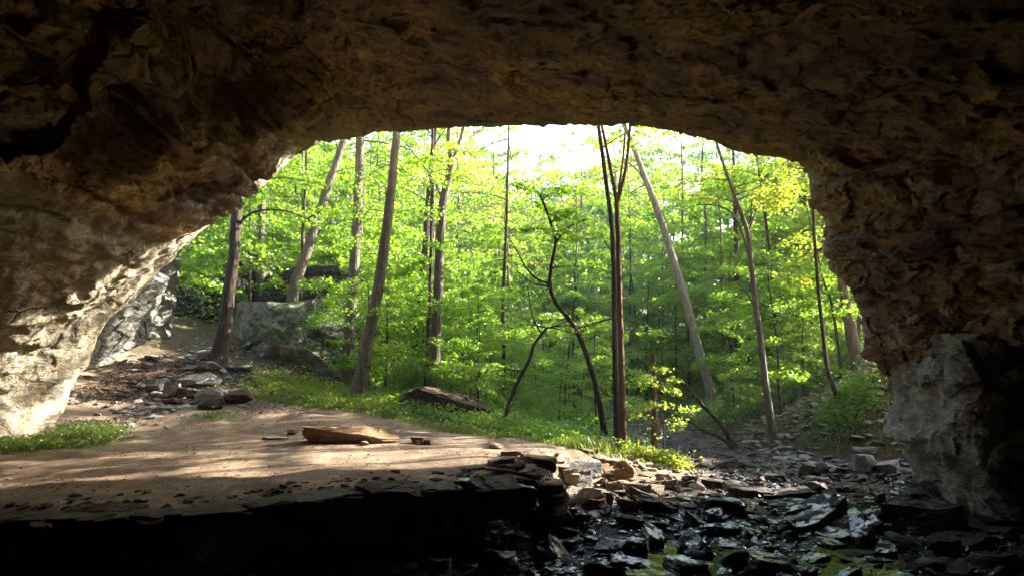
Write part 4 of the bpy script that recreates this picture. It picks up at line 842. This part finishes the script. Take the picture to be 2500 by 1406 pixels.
# bright sapling by the stream, in full sun
r = np.random.RandomState(77); o = empty('sapling', (3.6, 17.3, tz(3.6, 17.3) - .05)); H = 2.3
LV = []; paths = [(smooth_path([(0, 0, 0), (.02, 0, .8), (-.05, .03, 1.6), (.02, 0, H)], 14), np.linspace(.02, .006, 14), 6)]; az = 0
for i in range(15):
    az += 2.4; q = .25 + .75 * i / 15; pth, lv, tw = spray(r, np.array([0, 0, H * q]), az, .95 * (1.25 - q), 65, .12, .45, .2); LV.append(lv); paths.append((pth, np.linspace(.008, .003, 6), 4))
v, f = tube(paths); ob('stem', mesh_np('stem', v, f, M['barkd']), o); LV = np.concatenate(LV); ob('foliage', leaves_mesh('foliage', LV, r.uniform(.6, 1.1, len(LV)) * .085, M['leafy'], r), o)
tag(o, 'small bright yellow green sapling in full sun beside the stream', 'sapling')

# --- forest behind
SAP = [tree_mesh(200 + i, 7.5, .05, .10, 15, 2.8, (.12, .14, .15)[i % 3], 4600, 'leaf', 'barkd', (0.03 * (i % 3 - 1), 0), .12) for i in range(6)]
SAPD = [tree_mesh(230 + i, 6.0, .045, .08, 15, 2.4, .13, 4000, 'leafd', 'barkd', (0.04 * (i % 2), 0), .1) for i in range(2)]
SAPY = [tree_mesh(240 + i, 8.5, .06, .18, 15, 2.7, .14, 4200, 'leafy', 'bark', (0.02, 0), .15) for i in range(3)]
BIG = [tree_mesh(300 + i, 19, .22, .22, 30, 5.0, .21, 9000, ('leaf', 'leafd', 'leaf', 'leafy')[i], ('bark', 'barkd', 'bark', 'bark')[i], (0.03 * (i - 1.5), 0), .25, twig=False) for i in range(4)]
rnd = random.Random(21)
used = []
def free(x, y, d):
    if any((x - a) ** 2 + (y - b) ** 2 < d * d for a, b in used): return False
    used.append((x, y)); return True
def place_band(n, Ya, Yb, pool, scl, name, label, group, d, pxr=(380, 2250), hfun=None, cat='tree'):
    c = 0; t = 0
    while c < n and t < n * 60:
        t += 1; Y0 = rnd.uniform(Ya, Yb); px = rnd.uniform(*pxr); x = (px - 1250) / F * Y0
        if sdist(np.array([x]), np.array([Y0]))[0] > -.5: continue
        if Y0 < 24.5 and px < 900: continue
        if Y0 < 26 and 1560 < px < 1740: continue
        if not free(x, Y0, d): continue
        sc = scl * rnd.uniform(.75, 1.2)
        if hfun: sc *= hfun(px)
        me = pool[rnd.randrange(len(pool))]
        put_tree(me, name, x, Y0, rnd.uniform(0, 6.28), sc, label, cat, group); c += 1
    print(name, c)
gap = lambda px: 1 - .30 * math.exp(-((px - 1330) / 190) ** 2)
place_band(24, 19.5, 25, SAP[:4], .58, 'sapling', 'slender maple sapling with layered sprays just beyond the grass', 'near maple saplings', 1.1, (900, 1980), gap, 'sapling')
place_band(46, 24, 33, SAP, .9, 'sapling', 'leafy understory sapling standing in the middle of the forest', 'understory saplings', 1.5, (400, 2200), gap, 'sapling')
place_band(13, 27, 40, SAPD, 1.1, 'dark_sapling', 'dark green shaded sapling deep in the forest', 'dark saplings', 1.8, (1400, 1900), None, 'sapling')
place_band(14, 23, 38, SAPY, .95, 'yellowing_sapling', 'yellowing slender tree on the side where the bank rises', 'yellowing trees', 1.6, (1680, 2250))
place_band(40, 33, 50, SAP, 1.25, 'young_tree', 'young tree far back in the green forest', 'young trees far back', 2.2, (350, 2250), gap)
place_band(24, 34, 62, BIG, .85, 'forest_tree', 'tall far forest tree whose crown meets the sky', 'tall far trees', 3.2, (380, 1080))
place_band(10, 40, 62, BIG, .8, 'forest_tree', 'tall far forest tree whose crown meets the sky', 'tall far trees', 3.2, (1560, 2200))
place_band(34, 42, 80, BIG, .8, 'forest_tree', 'tall far forest tree whose crown meets the sky', 'tall far trees', 3.2, (980, 1620), lambda px: 1 - .36 * math.exp(-((px - 1330) / 110) ** 2) * .45)
THIN = [tree_mesh(400 + i, 13, .075, .45, 12, 2.0, .12, 2200, 'leaf', ('barkd', 'bark', 'barkd')[i], (.03 * (i - 1), 0), .3, wig=.012) for i in range(3)]
place_band(34, 22.5, 42, THIN, .9, 'thin_tree', 'thin straight young trunk among the forest leaves', 'thin straight trunks', 1.0, (640, 2200), lambda px: 1 - .3 * math.exp(-((px - 1330) / 150) ** 2))
# trees of the slope on the sunny side that shade the cave floor
for x, y, sc, k in ((19, 26.6, .6, 3), (24, 20.2, .42, 0)):
    put_tree(BIG[k], 'slope_tree', x, y, x, sc, 'tall tree on the sunny slope beside the cave mouth', 'tree', 'trees on the sunny slope')

for x, y, sc, k in ((12.8, 18.2, .95, 0), (14.2, 20.3, 1.0, 1), (15.2, 22.4, 1.05, 2), (17.0, 19.2, 1.1, 1), (19.5, 22.6, 1.15, 0)):
    put_tree(THIN[k], 'slope_sapling', x, y, x, sc, 'thin tree on the sunny slope beside the cave mouth', 'tree', 'thin trees on the sunny slope')

# ---------------------------------------------------------------- ground plants and litter
def blades(name, x, y, h, mat, label, wd=.008, lean=.5, seed=1):
    r = np.random.RandomState(seed); n = len(x); z = terrain(x, y) - .01; a = r.uniform(0, 6.28, n); l = r.uniform(0, lean, n) * h
    w2 = wd * r.uniform(.6, 1.4, n); px_, py_ = -np.sin(a) * w2, np.cos(a) * w2; hh = h * r.uniform(.5, 1.2, n)
    b0 = np.stack([x - px_, y - py_, z], 1); b1 = np.stack([x + px_, y + py_, z], 1)
    m0 = np.stack([x - px_ * .7 + np.cos(a) * l * .4, y - py_ * .7 + np.sin(a) * l * .4, z + hh * .6], 1); m1 = np.stack([x + px_ * .7 + np.cos(a) * l * .4, y + py_ * .7 + np.sin(a) * l * .4, z + hh * .6], 1)
    tp = np.stack([x + np.cos(a) * l, y + np.sin(a) * l, z + hh], 1)
    v = np.stack([b0, b1, m1, m0, tp], 1).reshape(-1, 3); i = np.arange(n)[:, None] * 5
    f = np.concatenate([i + [0, 1, 2], i + [0, 2, 3], i + [3, 2, 4]], 1).reshape(-1, 3)
    return tag(ob(name, mesh_np(name, v, f, M[mat], False, dict(v=np.repeat(np.clip(.5 + .5 * fbm(b0 * 1.3, 2, 4) + r.normal(0, .15, n), 0, 1), 5)))), label, kind='stuff')
def herbs(name, x, y, h, size, mat, label, seed=2, per=7, spread=.12):
    r = np.random.RandomState(seed); n = len(x); X_ = np.repeat(x, per) + r.normal(0, spread, n * per); Y_ = np.repeat(y, per) + r.normal(0, spread, n * per)
    Z_ = terrain(X_, Y_) + np.repeat(h * r.uniform(.3, 1, n), per) * r.uniform(.25, 1, n * per)
    return tag(ob(name, leaves_mesh(name, np.stack([X_, Y_, Z_], 1), r.uniform(.6, 1.3, n * per) * size, M[mat], r, .5)), label, kind='stuff')
r = np.random.RandomState(9)
def along(ctrl, n, sd_):               # points scattered about a polyline given in the world
    c = np.array(ctrl, float); p = crspline(c, r.uniform(0, len(c) - 1.001, n)); return p[:, 0] + r.normal(0, sd_, n), p[:, 1] + r.normal(0, sd_, n)
gx_, gy_ = along([at(640, 0, 19.2)[:2], at(800, 0, 18.7)[:2], at(950, 0, 17.9)[:2], at(1100, 0, 16.9)[:2], at(1250, 0, 16.3)[:2], at(1400, 0, 16.1)[:2]], 7500, .19); _q = fbm(np.stack([gx_ * 1.2, gy_ * 1.2, gx_ * 0], 1), 3, 6) > -.22; gx_, gy_ = gx_[_q], gy_[_q]
blades('grass', gx_, gy_, .10, 'grass', 'strip of short green grass behind the sand', seed=3)
gx_, gy_ = along([at(900, 0, 20.5)[:2], at(1100, 0, 19)[:2], at(1300, 0, 18)[:2], at(1430, 0, 17.5)[:2]], 3800, .7)
herbs('low_herbs', gx_, gy_, .4, .075, 'leaf', 'low leafy herbs at the forest edge behind the grass', 4)
gx_, gy_ = along([(-9.9, 13.9), (-9.3, 14.3), (-8.9, 14.9), (-9.2, 15.6)], 2600, .36)
herbs('weeds', gx_, gy_, .2, .05, 'grass', 'bright low weeds at the sunlit foot of the cave wall', 5, 8, .07)
gx_, gy_ = along([at(520, 0, 17)[:2], at(560, 0, 17)[:2]], 130, .3); herbs('weed_tufts', gx_, gy_, .12, .045, 'grass', 'sparse green tufts on the sand below the slab heap', 6, 6, .06)
gx_, gy_ = along([at(680, 0, 20.5)[:2], at(760, 0, 20.6)[:2], at(840, 0, 19.6)[:2], at(930, 0, 18.8)[:2]], 900, .45); herbs('ferns', gx_, gy_, .3, .08, 'leafy', 'ferny plants around the slanting grey trunk', 7, 9, .12)
gx_, gy_ = along([(2.7, 16.5), (3.1, 16.4), (3.5, 16.3), (3.7, 16.2)], 420, .15); herbs('stream_weeds', gx_, gy_, .38, .06, 'leafy', 'bright weeds between the reddish trunk and the stream', 8, 9, .09)
gx_, gy_ = along([(1.5, 15.8), (2.0, 15.7)], 700, .25); blades('bank_grass', gx_, gy_, .3, 'grass', 'longer grass blades on the root mound', .008, .9, 9)
# right bank
n_ = 30000; bx = r.uniform(5.5, 13, n_); by = r.uniform(15.5, 26, n_); q = fbm(np.stack([bx * .8, by * .8, bx * 0], 1), 3, 8); ok = (sdist(bx, by) < -.35) & (q > .08) & (bx > 5.9 + .25 * (by - 16)) & (r.rand(n_) < .45); blades('bank_grass', bx[ok], by[ok], .22, 'grass', 'patchy grass and plants on the rising bank by the pillar', .009, .7, 10)
gx_, gy_ = along([at(2010, 0, 18)[:2], at(2060, 0, 17.7)[:2]], 900, .34); herbs('bush', gx_, gy_, .42, .05, 'leaf', 'round bright green bush low on the bank', 11, 8, .08)
n_ = 5200; bx = r.uniform(-1, 12, n_); by = r.uniform(18, 30, n_); ok = (sdist(bx, by) < -.3) & ((bx < 6.3) | (by > 21.5) | (r.rand(n_) < .12)); herbs('undergrowth', bx[ok], by[ok], .6, .085, 'leafd', 'dark undergrowth on the stream banks', 12, 8, .2)
n_ = 9000; by = r.uniform(21, 55, n_); bx = (r.uniform(430, 2200, n_) - 1250) / F * by; ok = (sdist(bx, by) < -.3) & ((by > 24) | (bx > -3.5)) & ((bx < 6.3) | (by > 22.5)); herbs('forest_floor_plants', bx[ok], by[ok], .9, .12, 'leaf', 'mixed green plants covering the forest floor', 13, 8, .3)
# dead leaves
n_ = 9000; lx = np.r_[r.uniform(-11.2, -8.6, n_), r.uniform(-9, -4.5, n_ // 2), r.uniform(6, 11, n_)]; ly = np.r_[r.uniform(15.2, 22, n_), r.uniform(17.5, 23, n_ // 2), r.uniform(15, 22, n_)]
q = fbm(np.stack([lx, ly, lx * 0], 1) * .7, 3, 14); ok = (q > -.1) & (sdist(lx, ly) < 0); lx, ly = lx[ok], ly[ok]
tag(ob('leaf_litter', leaves_mesh('leaf_litter', np.stack([lx, ly, terrain(lx, ly) + .012], 1), r.uniform(.035, .075, len(lx)), M['litter'], r, .35)), 'purple brown dead leaves lying on the path and banks', kind='stuff')

# rubble: small chips between the slabs, loose stones of the slab heap, pebbles on the sand
def chips(name, x, y, size, mat, label, seed):
    rr = np.random.RandomState(seed); v_, f_ = ico(2); v_ = np.sign(v_) * np.abs(v_) ** .7
    for _ in range(9):
        q = rr.normal(size=3); q /= np.linalg.norm(q); e = np.maximum(0, v_ @ q - .62); v_ = v_ - e[:, None] * q
    k = len(x)
    return tag(ob(name, scatter_mesh(name, v_, f_, np.stack([x, y, terrain(x, y) + size * .12], 1), size, rr.uniform(0, 6.28, k), M[mat], rr.normal(0, .35, k), scl=np.stack([rr.uniform(.7, 1.3, k), rr.uniform(.5, 1, k), rr.uniform(.12, .38, k)], 1), cols=False)), label, kind='stuff')
n_ = 3600; cx_ = r.uniform(-6, 12, n_); cy_ = 7.6 + 9 * r.rand(n_) ** 1.1; ok = (sdist(cx_, cy_) > .1) & (ledge_d(cx_, cy_) > .5); cx_, cy_ = cx_[ok], cy_[ok]
chips('stream_rubble', cx_, cy_, r.uniform(.03, .13, len(cx_)), 'wet', 'small wet shale chips packed between the stream slabs', 31)
n_ = 900; cy_ = r.uniform(13.5, 24, n_); cx_ = r.uniform(1.5, 10, n_); ok = sdist(cx_, cy_) > -.4; cx_, cy_ = cx_[ok], cy_[ok]
chips('bed_rubble', cx_, cy_, r.uniform(.04, .16, len(cx_)), 'damp', 'dull loose stones over the far stream bed', 32)
n_ = 420; cx_ = r.normal(-8.9, .9, n_); cy_ = r.normal(19.6, 1.5, n_); chips('heap_rubble', cx_, cy_, r.uniform(.04, .17, n_), 'grey', 'loose broken stones between the slabs of the heap', 33)
cx_, cy_ = along([(-14, 7.4), (-9, 8.4), (-6.4, 9.2), (-4.1, 9.5), (-2.7, 10.6), (-0.9, 11.3), (0.2, 11.6), (1.0, 13)], 420, .22); cy_ = cy_ + abs(r.normal(0, .3, len(cy_))); ok = sdist(cx_, cy_) < -.1; cx_, cy_ = cx_[ok], cy_[ok]
chips('edge_chips', cx_, cy_, r.uniform(.02, .11, len(cx_)), 'brown', 'thin shale chips crumbling along the edge of the sandy floor', 34)
n_ = 700; cx_ = r.uniform(-10, 1.5, n_); cy_ = r.uniform(9.5, 17.5, n_); ok = (sdist(cx_, cy_) < -.3) & (fbm(np.stack([cx_ * .6, cy_ * .9, cx_ * 0], 1), 3, 44) > .0); cx_, cy_ = cx_[ok], cy_[ok]
chips('sand_pebbles', cx_, cy_, r.uniform(.01, .04, len(cx_)), 'brown', 'scattered dark pebbles and crumbs on the sand', 35)
n_ = 2600; lx = r.uniform(-9, 1, n_); ly = r.uniform(9.6, 17, n_); ok = (fbm(np.stack([lx * .7, ly * 1.6, lx * 0], 1), 3, 45) > .12) & (sdist(lx, ly) < -.2); lx, ly = lx[ok], ly[ok]
tag(ob('sand_litter', leaves_mesh('sand_litter', np.stack([lx, ly, terrain(lx, ly) + .006], 1), r.uniform(.03, .07, len(lx)), M['litter'], r, .2)), 'drifts of small dead leaves on the sand', kind='stuff')

# air of the valley
def haze(dens):
    x0, x1, y0, y1, z0, z1 = -160, 160, -45, 230, -3.2, 60
    v = [(x, y, z) for z in (z0, z1) for y in (y0, y1) for x in (x0, x1)]
    f = [(0, 2, 3, 1), (4, 5, 7, 6), (0, 1, 5, 4), (2, 6, 7, 3), (0, 4, 6, 2), (1, 3, 7, 5)]
    m = bpy.data.materials.new('haze'); m.use_nodes = True; nt = m.node_tree; nt.nodes.remove(nt.nodes["Principled BSDF"])
    pv = nt.nodes.new("ShaderNodeVolumePrincipled"); pv.inputs["Density"].default_value = dens; pv.inputs["Color"].default_value = (0.9, 0.95, 1.0, 1); pv.inputs["Anisotropy"].default_value = 0.3
    nt.links.new(pv.outputs[0], nt.nodes["Material Output"].inputs["Volume"])
    tag(ob('haze', mesh_np('haze', v, f, m, False)), kind='stuff')
haze(0.0009)

n_ = 260; cx_, cy_ = along([(0.3, 12.4), (1.0, 13.4), (1.9, 14.4), (3.0, 15.3), (3.6, 16.0)], n_, .45); chips('tumbled_rubble', cx_, cy_, r.uniform(.05, .24, n_), 'tan', 'small tan rubble tumbled between the larger heap stones', 36)
n_ = 420; cy_ = r.uniform(15.5, 21, n_); cx_ = 6.4 + r.rand(n_) * 3.5; chips('bank_rubble', cx_, cy_, r.uniform(.05, .2, n_), 'grey', 'loose grey stones on the earth bank by the pillar', 37)
